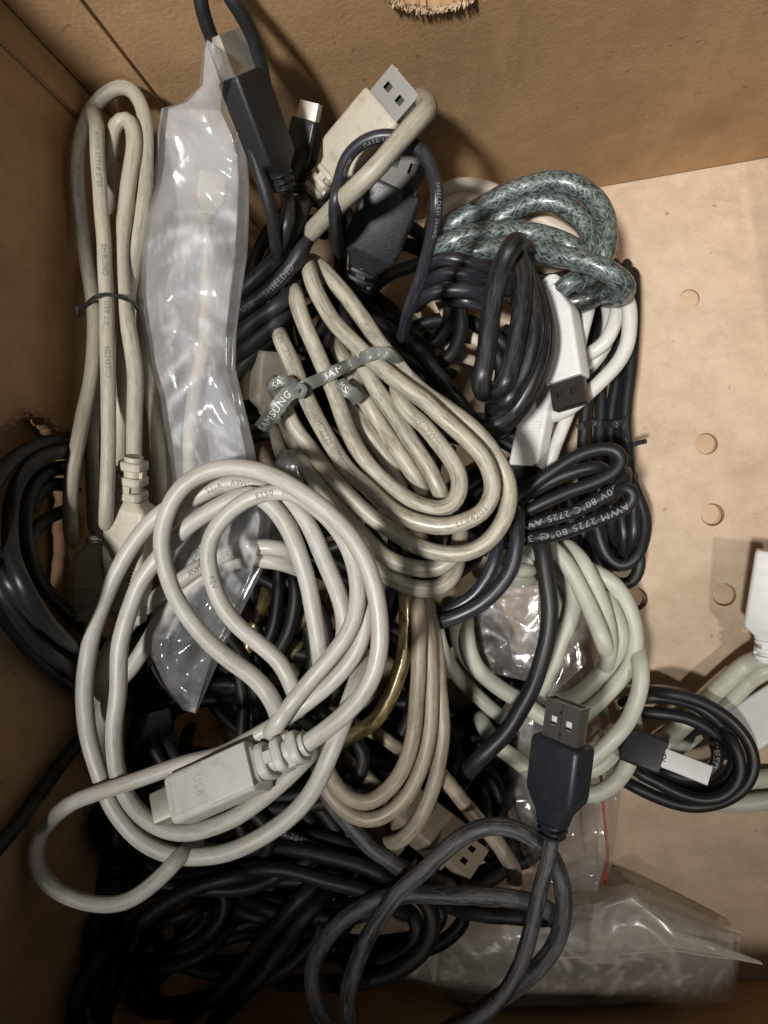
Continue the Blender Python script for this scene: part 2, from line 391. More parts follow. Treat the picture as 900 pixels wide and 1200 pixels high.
def relax(iters=60):
    q = np.vstack([s['q'] for s in STR]); n = len(q)
    sid = np.concatenate([[k] * len(s['q']) for k, s in enumerate(STR)])
    cid = np.array([hash(s['cable']) % 100003 for s in STR])[sid]
    idx = np.concatenate([np.arange(len(s['q'])) for s in STR])
    r = np.array([s['r'] for s in STR])[sid]
    mob = np.ones(n); fx = np.array([s['fixed'] for s in STR])[sid]
    for k, s in enumerate(STR):
        m = np.nonzero(sid == k)[0]; L = len(m); a = np.arange(L)
        if 'a' in s['pin']: mob[m] = np.minimum(mob[m], np.clip(a / 10.0, 0, 1))
        if 'b' in s['pin']: mob[m] = np.minimum(mob[m], np.clip((L - 1 - a) / 10.0, 0, 1))
    mob[fx] = 0
    d = np.stack([(q[:, 0] - 450) / F, -(q[:, 1] - 600) / F, -np.ones(n)], 1) @ CAMROT.T
    g = d[:, :2] / -d[:, 2:3]                      # plane coordinates per unit depth
    h = q[:, 2].copy(); h0 = h.copy()
    # walls and bottom
    lo = r + 0.0006
    with np.errstate(divide='ignore', invalid='ignore'):
        lo = np.maximum(lo, np.where(g[:, 0] - SL * g[:, 1] < -1e-4, H - (XL + r + 0.0012 - SL * YB) / (g[:, 0] - SL * g[:, 1]), -1))
        lo = np.maximum(lo, np.where(g[:, 1] > 1e-4, H - (YB - r - 0.0008) / g[:, 1], -1))
        lo = np.maximum(lo, np.where(g[:, 1] < -1e-4, H - (YF + r + 0.0008) / g[:, 1], -1))
        lo = np.maximum(lo, np.where(g[:, 0] > 1e-4, H - (XR - r - 0.0008) / g[:, 0], -1))
    lo[fx] = -1
    key = h0 + sid * 2e-5
    h = np.maximum(h, lo); h0 = h.copy()
    I, J = [], []
    D = H - h
    for a in range(0, n, 1500):
        b = min(n, a + 1500)
        dist = np.linalg.norm(g[a:b, None] - g[None], axis=2)
        lim = (r[a:b, None] + r[None]) / np.minimum(D[a:b, None], D[None]) * 1.05
        ii, jj = np.nonzero(dist < lim); ii = ii + a
        ok = (jj > ii) & ((sid[ii] != sid[jj]) | (np.abs(idx[ii] - idx[jj]) * DS > 5 * r[ii]))
        ok &= ~(fx[ii] & fx[jj])
        ok &= ~((fx[ii] | fx[jj]) & (cid[ii] == cid[jj]))
        I.append(ii[ok]); J.append(jj[ok])
    I = np.concatenate(I); J = np.concatenate(J)
    up = np.where(key[I] > key[J], I, J); dn = np.where(key[I] > key[J], J, I)
    starts = np.concatenate([[0], np.nonzero(np.diff(sid))[0] + 1, [n]])
    for it in range(iters):
        Dm = H - 0.5 * (h[up] + h[dn])
        lat = np.linalg.norm(g[up] - g[dn], axis=1) * Dm
        need = np.sqrt(np.maximum(0, (r[up] + r[dn]) ** 2 - lat ** 2))
        defi = np.maximum(0, need - (h[up] - h[dn]))
        pu = np.zeros(n); pd = np.zeros(n)
        np.maximum.at(pu, up, defi); np.maximum.at(pd, dn, defi)
        h = h + 0.35 * (pu - pd) * mob
        off = h - h0
        for _ in range(2):
            o2 = off.copy()
            o2[1:-1] = 0.25 * off[:-2] + 0.5 * off[1:-1] + 0.25 * off[2:]
            o2[starts[:-1]] = off[starts[:-1]]; o2[starts[1:] - 1] = off[starts[1:] - 1]
            off = o2
        off *= 0.985; off *= (mob > 0)
        h = np.maximum(h0 + off, lo * (mob > 0.99) + (mob <= 0.99) * -1)
        h = np.minimum(h, H - 0.13)
    k0 = 0
    for s in STR:
        m = len(s['q']); s['q'][:, 2] = h[k0:k0 + m]
        w3 = np.array([P(*p) for p in s['q']])
        for _ in range(2 if m > 8 else 0):
            w3[1:-1] = 0.25 * w3[:-2] + 0.5 * w3[1:-1] + 0.25 * w3[2:]
        s['w'] = w3; k0 += m
    # how much interpenetration is left
    print('RELAX pairs', len(I), 'left >1mm', int((defi > 0.001).sum()), 'max', float(defi.max()) if len(defi) else 0)

def tube_frames(w):
    T = np.gradient(w, axis=0); T /= np.linalg.norm(T, axis=1)[:, None] + 1e-12
    up = np.array([0, 0, H]) - w; up /= np.linalg.norm(up, axis=1)[:, None]
    nn = up - T * (up * T).sum(1)[:, None]
    if len(w) > 12:
        k = np.ones(9) / 9
        pad = np.vstack([nn[:1]] * 4 + [nn] + [nn[-1:]] * 4)
        nn = np.stack([np.convolve(pad[:, c], k, 'valid') for c in range(3)], 1)
        nn = nn - T * (nn * T).sum(1)[:, None]
    nn /= np.linalg.norm(nn, axis=1)[:, None] + 1e-12
    return T, nn, np.cross(T, nn)

def tube_mesh(strands, name, mat, parent, sides=14, u0=None):
    V, Fc, UV = [], [], []; k0 = 0
    for q in strands:
        s = STR[q]; w, r = s['w'], s['r']
        T, n_, b_ = tube_frames(w); m = len(w)
        off = (q * 0.317) % 5
        a = np.linspace(0, 2 * math.pi, sides + 1)[None, :] + math.pi
        kn = np.arange(0, m + 8, 5); rr = r * (1 + .03 * np.interp(np.arange(m), kn, np.sin(kn * 1.7 + q) * np.cos(kn * .61 + 2 * q)))
        if m > 6:
            if 'a' not in s['pin']: rr[:2] = (0.5 * r, 0.92 * r)
            if 'b' not in s['pin']: rr[-2:] = (0.92 * r, 0.5 * r)
        ring = w[:, None] + rr[:, None, None] * (np.cos(a)[..., None] * n_[:, None] + np.sin(a)[..., None] * b_[:, None])
        V.append(ring.reshape(-1, 3))
        d = np.concatenate([[0], np.cumsum(np.linalg.norm(np.diff(w, axis=0), axis=1))]) + off
        UV.append(np.stack([np.repeat(d, sides + 1), np.tile(np.linspace(0, 1, sides + 1), m)], 1))
        S = sides + 1
        i, k = np.meshgrid(np.arange(m - 1), np.arange(sides), indexing='ij')
        f = np.stack([i * S + k, i * S + k + 1, (i + 1) * S + k + 1, (i + 1) * S + k], -1).reshape(-1, 4) + k0
        Fc += [tuple(x) for x in f.tolist()]
        Fc.append(tuple(k0 + k for k in range(sides))[::-1]); Fc.append(tuple(k0 + (m - 1) * S + k for k in range(sides)))
        k0 += m * S
    o = mesh_obj(name, np.vstack(V), Fc, mat, parent, uvs=np.vstack(UV), angle=60)
    return o

# ------------------------------------------------------------------ flat print
_TXT = {}
def text_mesh(body):
    """verts (x along the baseline, y up, height of capitals = 1) and faces"""
    if body in _TXT: return _TXT[body]
    cu = bpy.data.curves.new('lettering', 'FONT'); cu.body = body; cu.resolution_u = 2; cu.size = 1.0
    cu.space_character = 1.12
    o = bpy.data.objects.new('lettering', cu); C.objects.link(o)
    dg = bpy.context.evaluated_depsgraph_get(); dg.update()
    me = bpy.data.meshes.new_from_object(o.evaluated_get(dg))
    bpy.data.objects.remove(o); bpy.data.curves.remove(cu)
    bm = bmesh.new(); bm.from_mesh(me); bpy.data.meshes.remove(me)
    for yy in (0.12, 0.24, 0.36, 0.48, 0.60):
        bmesh.ops.bisect_plane(bm, geom=bm.verts[:] + bm.edges[:] + bm.faces[:], plane_co=(0, yy, 0), plane_no=(0, 1, 0))
    v = np.array([x.co[:2] for x in bm.verts]); bm.verts.index_update()
    f = [tuple(x.index for x in p.verts) for p in bm.faces]; bm.free()
    v = v - np.array([v[:, 0].min(), 0]); v /= 0.70
    _TXT[body] = (v, f); return v, f

def cord_print(si, px, py, body, hpx, mat, parent, flip=False, roll=0.0, lift=0.00007, sx=1.0):
    """lettering printed on the jacket; starts at the sample nearest the photo point"""
    s = STR[si]; w, r = s['w'], s['r']
    q = s['q']; i0 = int(np.argmin((q[:, 0] - px) ** 2 + (q[:, 1] - py) ** 2))
    T, n_, b_ = tube_frames(w)
    d = np.concatenate([[0], np.cumsum(np.linalg.norm(np.diff(w, axis=0), axis=1))])
    v, f = text_mesh(body)
    hm = .93 * hpx * (H - q[i0, 2]) / F
    x = v[:, 0] * hm * sx; y = (v[:, 1] - 0.5) * hm
    sg = -1 if flip is True else 1
    if flip in ('R', 'L'):
        k1 = min(len(q) - 1, i0 + 4); k0 = max(0, i0 - 4)
        fw = q[k1, 0] - q[k0, 0]
        sg = 1 if (fw > 0) == (flip == 'R') else -1
    u = d[i0] + sg * x
    u = np.clip(u, d[0] + 1e-4, d[-1] - 1e-4)
    cen = np.stack([np.interp(u, d, w[:, k]) for k in range(3)], 1)
    nn = np.stack([np.interp(u, d, n_[:, k]) for k in range(3)], 1)
    bb = np.stack([np.interp(u, d, b_[:, k]) for k in range(3)], 1)
    a = sg * y / r + math.radians(roll)
    rr = r + lift
    pos = cen + rr * (np.cos(a)[:, None] * nn - np.sin(a)[:, None] * bb)
    return mesh_obj('printed_text', pos, f, mat, parent, smooth=False)

CABLES = []
def cable(label, mat, w, strands, group=None, prints=(), cat='usb cable', name='usb_cable', sides=14):
    """strands: (h_cm, points[, pin][, width])"""
    ids = []
    for s in strands:
        ids.append(strand(label, s[3] if len(s) > 3 else w, s[0], s[1], s[2] if len(s) > 2 else ''))
    c = dict(label=label, mat=mat, ids=ids, group=group, prints=list(prints), cat=cat, name=name, sides=sides, extra=[])
    CABLES.append(c); return c

def build_cables():
    for c in CABLES:
        allp = np.vstack([STR[i]['w'] for i in c['ids']])
        base = (float(allp[:, 0].mean()), float(allp[:, 1].mean()), float(allp[:, 2].min()))
        t = thing(c['name'], c['label'], c['cat'], base, c['group'])
        tube_mesh(c['ids'], 'cord', M[c['mat']], t, c['sides'])
        for p in c['prints']:
            k, px, py, body, hpx, ink = p[:6]; kw = p[6] if len(p) > 6 else {}
            cord_print(c['ids'][k], px, py, body, hpx, M[ink], t, **kw)
        for fn in c['extra']: fn(t, c)

# ------------------------------------------------------------------ plugs
def relief(mb, x0, x1, w0, w1, n, boxy=True, slot=True):
    """strain relief: rings on a core, joined by small bridges; x0 next to the body"""
    L = x1 - x0; core0, core1 = w0 * 0.74, w1 * 0.74
    mb.loft([(x0, core0, core0, core0 * .45), (x1, core1, core1, core1 * .45)])
    for k in range(n):
        a = x0 + L * (k + 0.12) / n; b = x0 + L * (k + 0.70) / n; wa = w0 + (w1 - w0) * (k + .4) / n
        cr = wa * (0.28 if boxy else 0.48); e = (b - a) * 0.18
        mb.loft([(a, wa * .92, wa * .92, cr * .9), (a + e, wa, wa, cr), (b - e, wa, wa, cr), (b, wa * .92, wa * .92, cr * .9)], seg=3)
        if slot and k < n - 1:
            c = x0 + L * (k + 1.13) / n; g = wa * 0.16
            lo, hi = (b - .0001, c + .0001) if b < c else (c - .0001, b + .0001)
            if k % 2 == 0:
                mb.box(lo, hi, -g, g, wa * .30, wa * .47); mb.box(lo, hi, -g, g, -wa * .47, -wa * .30)
            else:
                mb.box(lo, hi, wa * .30, wa * .47, -g, g); mb.box(lo, hi, -wa * .47, -wa * .30, -g, g)

def shell_a(par, mtx, s, mat, tongue, x0=0.0, L=0.0118, seam=True, windows=True):
    """open steel shell of an A plug with two windows and a seam"""
    w, t, th = 0.012 * s, 0.0045 * s, 0.00035 * s; L *= s
    mb = MB()
    xs = [0, L * .40, L * .62, L]; ys = [-w / 2, -w * .31, -w * .12, w * .12, w * .31, w / 2]
    for sgn in (1, -1):
        for i in range(3):
            for k in range(5):
                if windows and i == 1 and k in (1, 3): continue
                z0, z1 = (t / 2 - th, t / 2) if sgn > 0 else (-t / 2, -t / 2 + th)
                mb.box(x0 + xs[i], x0 + xs[i + 1], ys[k], ys[k + 1], z0, z1)
    for sg in (1, -1):
        y0, y1 = sorted((sg * w / 2, sg * (w / 2 - th)))
        mb.loft([(x0, 0, 0, 0)] * 0 or [(x0, y1 - y0, t * .985, th * .49, 0, (y0 + y1) / 2), (x0 + L, y1 - y0, t * .985, th * .49, 0, (y0 + y1) / 2)], seg=2)
    o = mb.obj('shell', mat, par, mtx, angle=30)
    tb = MB(); tb.box(x0, x0 + L * .94, -w * .45, w * .45, -t * .38, t * .02)
    tb.obj('tongue', tongue, par, mtx, smooth=False)
    if seam:
        sb = MB(); sb.box(x0 + .0002, x0 + L - .0002, -w * .012, w * .012, t / 2, t / 2 + .00003)
        sb.box(x0 + L * .72, x0 + L * .80, -w * .012, w * .06, t / 2, t / 2 + .00004)
        sb.box(x0 + L * .20, x0 + L * .27, -w * .06, w * .012, t / 2, t / 2 + .00004)
        sb.obj('seam', M['dark'], par, mtx, smooth=False)
    return o

def body_plug(t, mat, R, J, tip='A', s=1.0, roll=0.0, wid=0.0158, thk=0.0080, neck=0.30, rel=0.30, rings=3, ridge=False, grips=0,
              gripside=1, shellmat=None, tongue=None, boxy=True, emblem=None, cut=0.0, seam=True, crest=False, tiplen=None, rw=.50, slot=True, windows=True, pad=None):
    """overmoulded plug: R = cable end, J = where the metal starts, both (px, py, h cm)"""
    r3 = P(R[0], R[1], R[2] / 100); j3 = P(J[0], J[1], J[2] / 100)
    L = np.linalg.norm(j3 - r3); m = frame(r3, j3, roll)
    wid *= s; thk *= s; bL = L * (1 - rel); nL = bL * neck
    b = MB(); cr = thk * (0.16 if boxy else 0.42)
    st = [(-bL, wid * max(.5, rw), thk * .72, cr), (-bL + nL * .35, wid * max(.56, rw + .04), thk * .80, cr), (-bL + nL, wid * .96, thk * .96, cr), (-bL + nL * 1.25, wid, thk, cr),
          (-.0012, wid, thk, cr), (-.0005, wid * .985, thk * .97, cr), (0, wid * .95, thk * .93, cr)]
    b.loft(st, seg=4)
    if crest:                                   # raised plateau on the broad face
        b.loft([(-bL + nL * 1.3, wid * .72, .0012, .0005, thk / 2), (-.004, wid * .72, .0012, .0005, thk / 2)])
    po = b.obj('plug', mat, t, m, angle=28)
    if rel > 0:
        rb = MB(); relief(rb, -bL + .0004, -L, wid * rw, wid * rw * .86, rings, boxy, slot)
        rb.obj('strain_relief', mat, po, m, angle=30)
    if pad:
        pb = MB(); pb.loft([(-bL * pad[1], wid * .90, .0012, .0005, thk / 2), (-bL * pad[0], wid * .90, .0012, .0005, thk / 2)], seg=3)
        pb.obj('raised_pad', mat, po, m, angle=40)
        lb_ = MB(); y_ = wid * .36; e_ = .00022
        for (xa, xb, ya, yb) in ((-bL * (pad[0] - .04), -bL * .06, -y_, -y_ + e_), (-bL * (pad[0] - .04), -bL * .06, y_ - e_, y_), (-bL * .06, -bL * .06 + e_, -y_, y_)):
            lb_.box(xa, xb, ya, yb, thk / 2 - .0002, thk / 2 + .00012)
        lb_.obj('panel_rim', mat, po, m, smooth=False)
    if grips:
        gb = MB()
        for k in range(grips):
            x = -bL * .46 + k * .0012
            gb.box(x, x + .0006, -wid * .38, wid * .38, thk * .5 - .0002, thk * .5 + .00035)
        gb.obj('grip_ridges', mat, po, m, smooth=False)
    if tip == 'A':
        shell_a(po, m, s * 1.0, shellmat or M['steel'], tongue or M['tongue'], -.0006, tiplen or 0.0122, seam, windows)
    elif tip == 'mini':
        q = MB(); q.loft([(-.001, .0068 * s, .0030 * s, .0006), (tiplen or .0062, .0068 * s, .0030 * s, .0006)], seg=3)
        q.obj('shell', shellmat or M['steel'], po, m)
    elif tip == 'B':
        q = MB(); q.loft([(-.001, .0082 * s, .0074 * s, .0012), (tiplen or .0085, .0082 * s, .0074 * s, .0012)], seg=2)
        q.obj('shell', shellmat or M['steel'], po, m)
    if emblem:
        v, f = text_mesh(emblem[0]); hm = emblem[1] * wid; cx = -bL * emblem[2]
        sg = -1 if len(emblem) > 4 and emblem[4] else 1
        v3 = np.stack([cx + sg * v[:, 0] * hm, sg * (v[:, 1] - .5) * hm, np.full(len(v), thk / 2 + .00006)], 1)
        if len(emblem) > 5 and emblem[5]: v3 = np.stack([cx - sg * (v[:, 1] - .5) * hm, sg * (v[:, 0] - v[:, 0].mean()) * hm, v3[:, 2]], 1)
        mesh_obj('moulded_mark', v3 @ m[0].T + m[1], f, M[emblem[3]], po, smooth=False)
    return po, m

def plug_on(c, *a, **k):
    """queue a plug for a cable and register its bulk so that cords lie around it"""
    R, J = a[1], a[2]
    strand(c['label'], 10, 0, [R, J], fixed=True, r=k.get('thk', .008) * k.get('s', 1) * .45)
    c['extra'].append(lambda t, cc: body_plug(t, *a, **k))
# ------------------------------------------------------------------ the box
def panel(name, outline, holes, thick, mat, parent, to_world, jitter=0.0):
    """sheet of board cut to an outline with real holes; local (u, v) -> world by to_world(u, v, w)"""
    cu = bpy.data.curves.new('cut', 'CURVE'); cu.dimensions = '2D'; cu.fill_mode = 'BOTH'; cu.extrude = thick / 2
    for poly in [outline] + holes:
        sp = cu.splines.new('POLY'); sp.points.add(len(poly) - 1); sp.use_cyclic_u = True
        for k, (u, v) in enumerate(poly): sp.points[k].co = (u, v, 0, 1)
    o = bpy.data.objects.new('cut', cu); C.objects.link(o)
    dg = bpy.context.evaluated_depsgraph_get(); dg.update()
    me = bpy.data.meshes.new_from_object(o.evaluated_get(dg))
    vs = [to_world(v.co.x, v.co.y, v.co.z) for v in me.vertices]; fs = [tuple(p.vertices) for p in me.polygons]
    bpy.data.objects.remove(o); bpy.data.curves.remove(cu); bpy.data.meshes.remove(me)
    bm = bmesh.new(); vv = [bm.verts.new(v) for v in vs]
    for f in fs:
        try: bm.faces.new([vv[i] for i in f])
        except ValueError: pass
    bmesh.ops.recalc_face_normals(bm, faces=bm.faces[:])
    bm.verts.index_update()
    ob = mesh_obj(name, [tuple(v.co) for v in bm.verts], [tuple(v.index for v in f.verts) for f in bm.faces], mat, parent, smooth=False)
    bm.free(); return ob

WH = 0.25; TH = 0.004
box = thing('cardboard_box', 'worn brown cardboard box with torn hand holes holding the whole cable pile', 'box', (0, (YB + YF) / 2, 0))
def ragged(poly, n, amp, seed):
    rg = random.Random(seed); out = []
    for k in range(len(poly)):
        (x0, y0), (x1, y1) = poly[k], poly[(k + 1) % len(poly)]
        for i in range(n):
            t = i / n
            out.append((x0 + (x1 - x0) * t + rg.gauss(0, amp), y0 + (y1 - y0) * t + rg.gauss(0, amp)))
    return out
# bottom with punched discs
dimples = [(808, 350, 11, .0012), (828, 520, 12, .0026), (835, 603, 12.5, .0040), (849, 697, 12.5, .0032), (745, 702, 13, .0042), (735, 560, 12, .001)]
holes = []
for (px, py, r, dz) in dimples:
    c = P(px, py, 0); rr = r * H / F
    holes.append([(c[0] + rr * math.cos(a) , c[1] + rr * math.sin(a)) for a in np.linspace(0, 2 * math.pi, 25)[:-1]])
bot = panel('bottom_panel', [(xl(YF), YF), (XR, YF), (XR, YB), (XL, YB)], holes, TH, M['cardfloor'], box, lambda u, v, w: (u, v, w - TH / 2))
for (px, py, r, dz) in dimples:
    c = P(px, py, 0); rr = r * H / F * .975
    mb = MB(); n = 24
    tl = random.uniform(-.06, .06)
    ring = [(c[0] + rr * math.cos(a), c[1] + rr * math.sin(a)) for a in np.linspace(0, 2 * math.pi, n + 1)[:-1]]
    top = [(x, y, -dz + (x - c[0]) * tl - .00025) for x, y in ring]; in_ = [(c[0] + (x - c[0]) * .9, c[1] + (y - c[1]) * .9, -dz + (x - c[0]) * tl) for x, y in ring]
    lowr = [(x, y, -dz - .0012) for x, y in ring]
    mb.add(in_ + top + lowr, [tuple(range(n))] + [(k, n + k, n + (k + 1) % n, (k + 1) % n) for k in range(n)] + [(n + k, 2 * n + k, 2 * n + (k + 1) % n, n + (k + 1) % n) for k in range(n)])
    mb.obj('punched_disc', M['disc'], bot, angle=40)

def on_back(px, py):
    d = CAMROT @ camray(px, py); t = YB / d[1]; return (d[0] * t, H + d[2] * t)
def on_left(px, py):
    d = CAMROT @ camray(px, py); t = (XL - SL * YB) / (d[0] - SL * d[1]); return (d[1] * t, H + d[2] * t)
hb = [on_back(*p) for p in ((448, -60), (450, -8), (464, 2), (482, 6), (505, 9), (526, 5), (543, -2), (556, -8), (560, -60))]
hb = [(u, min(v, WH - .02)) for u, v in hb]
hl = [on_left(*p) for p in ((-70, 505), (0, 505), (20, 489), (34, 483), (52, 491), (64, 503), (75, 522), (79, 570), (78, 640), (74, 692), (40, 720), (-70, 730))]
hl = [(u, min(v, WH - .02)) for u, v in hl]
back = panel('side_panel', [(XL - TH, -TH), (XR + TH, -TH), (XR + TH, WH), (XL - TH, WH)], [ragged(hb, 6, .0004, 3)], TH, M['card'], box,
             lambda u, v, w: (u, YB + TH / 2 + .0003 + w, v))
left = panel('side_panel', [(YF, -TH), (YB, -TH), (YB, WH), (YF, WH)], [ragged(hl, 6, .0005, 4)], TH, M['card'], box,
             lambda u, v, w: (xl(u) - TH / 2 - .0003 + w, u, v))
front = panel('side_panel', [(xl(YF) - TH, -TH), (XR + TH, -TH), (XR + TH, .17), (xl(YF) - TH, .17)], [], TH, M['card'], box,
              lambda u, v, w: (u, YF - TH / 2 - .0003 + w, v))  # unseen top of this wall kept low so light reaches the bag
right = panel('side_panel', [(YF, -TH), (YB, -TH), (YB, .055), (YF, .055)], [], TH, M['card'], box,
              lambda u, v, w: (XR + TH / 2 + .0003 + w, u, v))  # unseen wall cut low so the right lamp reaches the bottom
# torn paper fibres round the hand holes
def fibres(poly, to_world, parent, seed, n, size, sel):
    rg = random.Random(seed); mb = MB()
    pts = [p for p in poly]
    for _ in range(n):
        k = rg.choice(sel); t = rg.random()
        (x0, y0), (x1, y1) = pts[k], pts[(k + 1) % len(pts)]
        x, y = x0 + (x1 - x0) * t, y0 + (y1 - y0) * t
        L = size * rg.uniform(.4, 1.5); a = rg.uniform(0, 2 * math.pi); wd = size * rg.uniform(.10, .35)
        dx, dy = L * math.cos(a), L * math.sin(a); z = rg.uniform(.0002, .002)
        ca, sa = -math.sin(a) * wd, math.cos(a) * wd
        b = rg.uniform(-.3, .3) * L
        q = [(x - dx * .5, y - dy * .5, z * .3), (x + ca, y + sa, z), (x + dx * .5 + ca * 2 * b / size, y + dy * .5 + sa * b / size, z * 1.3), (x - ca, y - sa, z * .6)]
        mb.add([to_world(*p) for p in q], [(0, 1, 2, 3)])
    o = mb.obj('torn_fibres', M['fibre'], parent, smooth=False); o['kind'] = 'stuff'
fibres(hb, lambda u, v, z: (u, YB - z, v), back, 5, 260, .0014, [1, 2, 3, 4, 5, 6])
fibres(hl, lambda u, v, z: (xl(u) + z, u, v), left, 6, 200, .0013, [1, 2, 3, 4, 5, 6, 7, 8])
# flap of board pushed outwards behind each hand hole
mb = MB(); us = [p[0] for p in hb]; vs = [p[1] for p in hb]
mb.box(min(us) - .01, max(us) + .01, YB + .011, YB + .014, min(vs) - .02, max(vs) + .02); mb.obj('hole_flap', M['fibre'], box, smooth=False)
mb = MB(); us = [p[0] for p in hl]; vs = [p[1] for p in hl]

y0, y1, z0, z1 = min(us) - .02, min(max(us) + .02, YB - .004), min(vs) - .03, max(vs) + .02
mb.add([(xl(y) - o, y, z) for o in (.0085, .0062) for y in (y0, y1) for z in (z0, z1)], [(0, 1, 3, 2), (4, 6, 7, 5), (0, 4, 5, 1), (2, 3, 7, 6), (0, 2, 6, 4), (1, 5, 7, 3)])
mb.obj('hole_flap', M['card'], box, smooth=False)
# glued corner tab with its crease
mb = MB(); mb.add([(XL + .0008, YB - .0007, 0.002), (XL + .017, YB - .0009, 0.002), (XL + .019, YB - .0009, WH - .001), (XL + .0008, YB - .0007, WH - .001),
                   (XL + .0008, YB - .0001, 0.002), (XL + .017, YB - .0001, 0.002), (XL + .019, YB - .0001, WH - .001), (XL + .0008, YB - .0001, WH - .001)],
                  [(0, 1, 2, 3), (1, 5, 6, 2), (3, 2, 6, 7), (0, 4, 5, 1)]); mb.obj('corner_tab', M['card'], box, smooth=False)
mb = MB()
mb.add([(xl(YB - .001) + .0006, YB - .001, .002), (xl(YB - .01) + .0010, YB - .010, .002), (xl(YB - .011) + .0010, YB - .011, WH - .001), (xl(YB - .001) + .0006, YB - .001, WH - .001),
        (xl(YB - .0105) + .0001, YB - .0105, .002), (xl(YB - .0115) + .0001, YB - .0115, WH - .001)], [(0, 1, 2, 3), (1, 4, 5, 2)])
mb.obj('corner_tab', M['card'], box, smooth=False)
# what the box stands on
mb = MB(); mb.box(-1.6, 1.6, -1.6, 1.6, -.06, -.010)
gr = mb.obj('floor', M['table'], None, smooth=False); gr['kind'] = 'structure'

# ------------------------------------------------------------------ plastic bags
def bag(label, ribs, mat, seed, thick=0.006, nu=56, per=9, crease=0.0012, name='plastic_bag', cat='plastic bag', group=None, parent=None, part='film', clear=None):
    """ribs: (x0, y0, x1, y1, h_cm[, fullness]) across the bag in photo points; two films joined along the rim"""
    rb = np.array([list(r) + [1.0] * (6 - len(r)) for r in ribs], float)
    n = (len(rb) - 1) * per + 1; t = np.linspace(0, len(rb) - 1, n)
    rb = np.stack([np.interp(t, range(len(rb)), rb[:, k]) for k in range(6)], 1)
    rg = np.random.default_rng(seed)
    K = 26; dirs = rg.normal(size=(K, 2)); dirs /= np.linalg.norm(dirs, axis=1)[:, None]
    lam = np.exp(rg.uniform(np.log(.011), np.log(.08), K)); ph = rg.uniform(0, 1, K)
    u = np.linspace(0, 1, nu + 1)
    U, R = np.meshgrid(u, np.arange(n)); B = rb[R]
    px = B[..., 0] + (B[..., 2] - B[..., 0]) * U; py = B[..., 1] + (B[..., 3] - B[..., 1]) * U
    hb_ = B[..., 4] / 100; full = np.maximum(0, np.sin(np.pi * U)) ** .55 * B[..., 5]
    full = full * np.clip(np.minimum(R, n - 1 - R) / 6.0, 0.12, 1)
    top = np.zeros(px.shape + (3,)); bott = np.zeros_like(top)
    base = np.array([[P(px[i, k], py[i, k], hb_[i, k]) for k in range(nu + 1)] for i in range(n)])
    def crump(s):
        z = np.zeros(px.shape); xy = base[..., :2] + .004 * np.sin(base[..., 1::-1] * 160 + s)
        for k in range(K):
            q = (xy @ dirs[k]) / lam[k] + ph[k] + s * .37
            tri = np.abs(q - np.floor(q + .5)) * 2
            z += tri * (lam[k] / .05) ** .8 * rg.uniform(.3, 1)
        return z / 3.0 * crease
    view = np.array([0, 0, H]) - base; view /= np.linalg.norm(view, axis=2)[..., None]
    edge = np.clip(np.sin(np.pi * U) * 3, 0.25, 1)
    cr = crump(0)
    lap = np.zeros_like(cr)
    lap[1:-1, 1:-1] = np.abs(cr[2:, 1:-1] - 2 * cr[1:-1, 1:-1] + cr[:-2, 1:-1]) + np.abs(cr[1:-1, 2:] - 2 * cr[1:-1, 1:-1] + cr[1:-1, :-2])
    fold = np.clip((lap / (np.percentile(lap, 97) + 1e-12) - .35) * 1.3, 0, 1)
    for _ in range(2):
        fp_ = np.pad(fold, 1, 'edge'); fold = (fp_[:-2, 1:-1] + fp_[2:, 1:-1] + fp_[1:-1, :-2] + fp_[1:-1, 2:] + 2 * fold) / 6
    fold = np.clip(fold * 1.6 - .15, 0, 1)
    if clear: fold = fold * .7 - .36 * np.clip((py - clear[0]) / (clear[1] - clear[0]), 0, 1)
    top = base + view * (full * thick + cr * edge + .0005)[..., None]
    bott = base - view * (full * thick * .6 - crump(1.7) * edge * .15 + .0005)[..., None]
    S = nu + 1; V = np.vstack([top.reshape(-1, 3), bott.reshape(-1, 3)]); m = n * S; f = []
    for i in range(n - 1):
        for k in range(nu):
            a = i * S + k
            f.append((a, a + S, a + S + 1, a + 1)); f.append((m + a, m + a + 1, m + a + S + 1, m + a + S))
        f.append((i * S, m + i * S, m + (i + 1) * S, (i + 1) * S)); a = i * S + nu
        f.append((a, a + S, m + a + S, m + a))
    nv = np.cross(top[n // 2 + 1, nu // 2] - top[n // 2, nu // 2], top[n // 2, nu // 2 + 1] - top[n // 2, nu // 2])
    if nv[2] < 0: f = [q[::-1] for q in f]
    V[:, 2] = np.maximum(V[:, 2], .0006)
    V[:, 0] = np.maximum(V[:, 0], xl(V[:, 1]) + .0012); V[:, 1] = np.minimum(V[:, 1], YB - .0015)
    V[:, 1] = np.maximum(V[:, 1], YF + .001)
    bz = (float(base[..., 0].mean()), float(base[..., 1].mean()), float(base[..., 2].min()))
    th = parent or thing(name, label, cat, bz, group)
    o = mesh_obj(part, V, f, M[mat], th, angle=70)
    at = o.data.attributes.new('fold', 'FLOAT', 'POINT')
    at.data.foreach_set('value', np.concatenate([fold.ravel(), np.minimum(fold, 0).ravel()]).astype(np.float32))
    return th

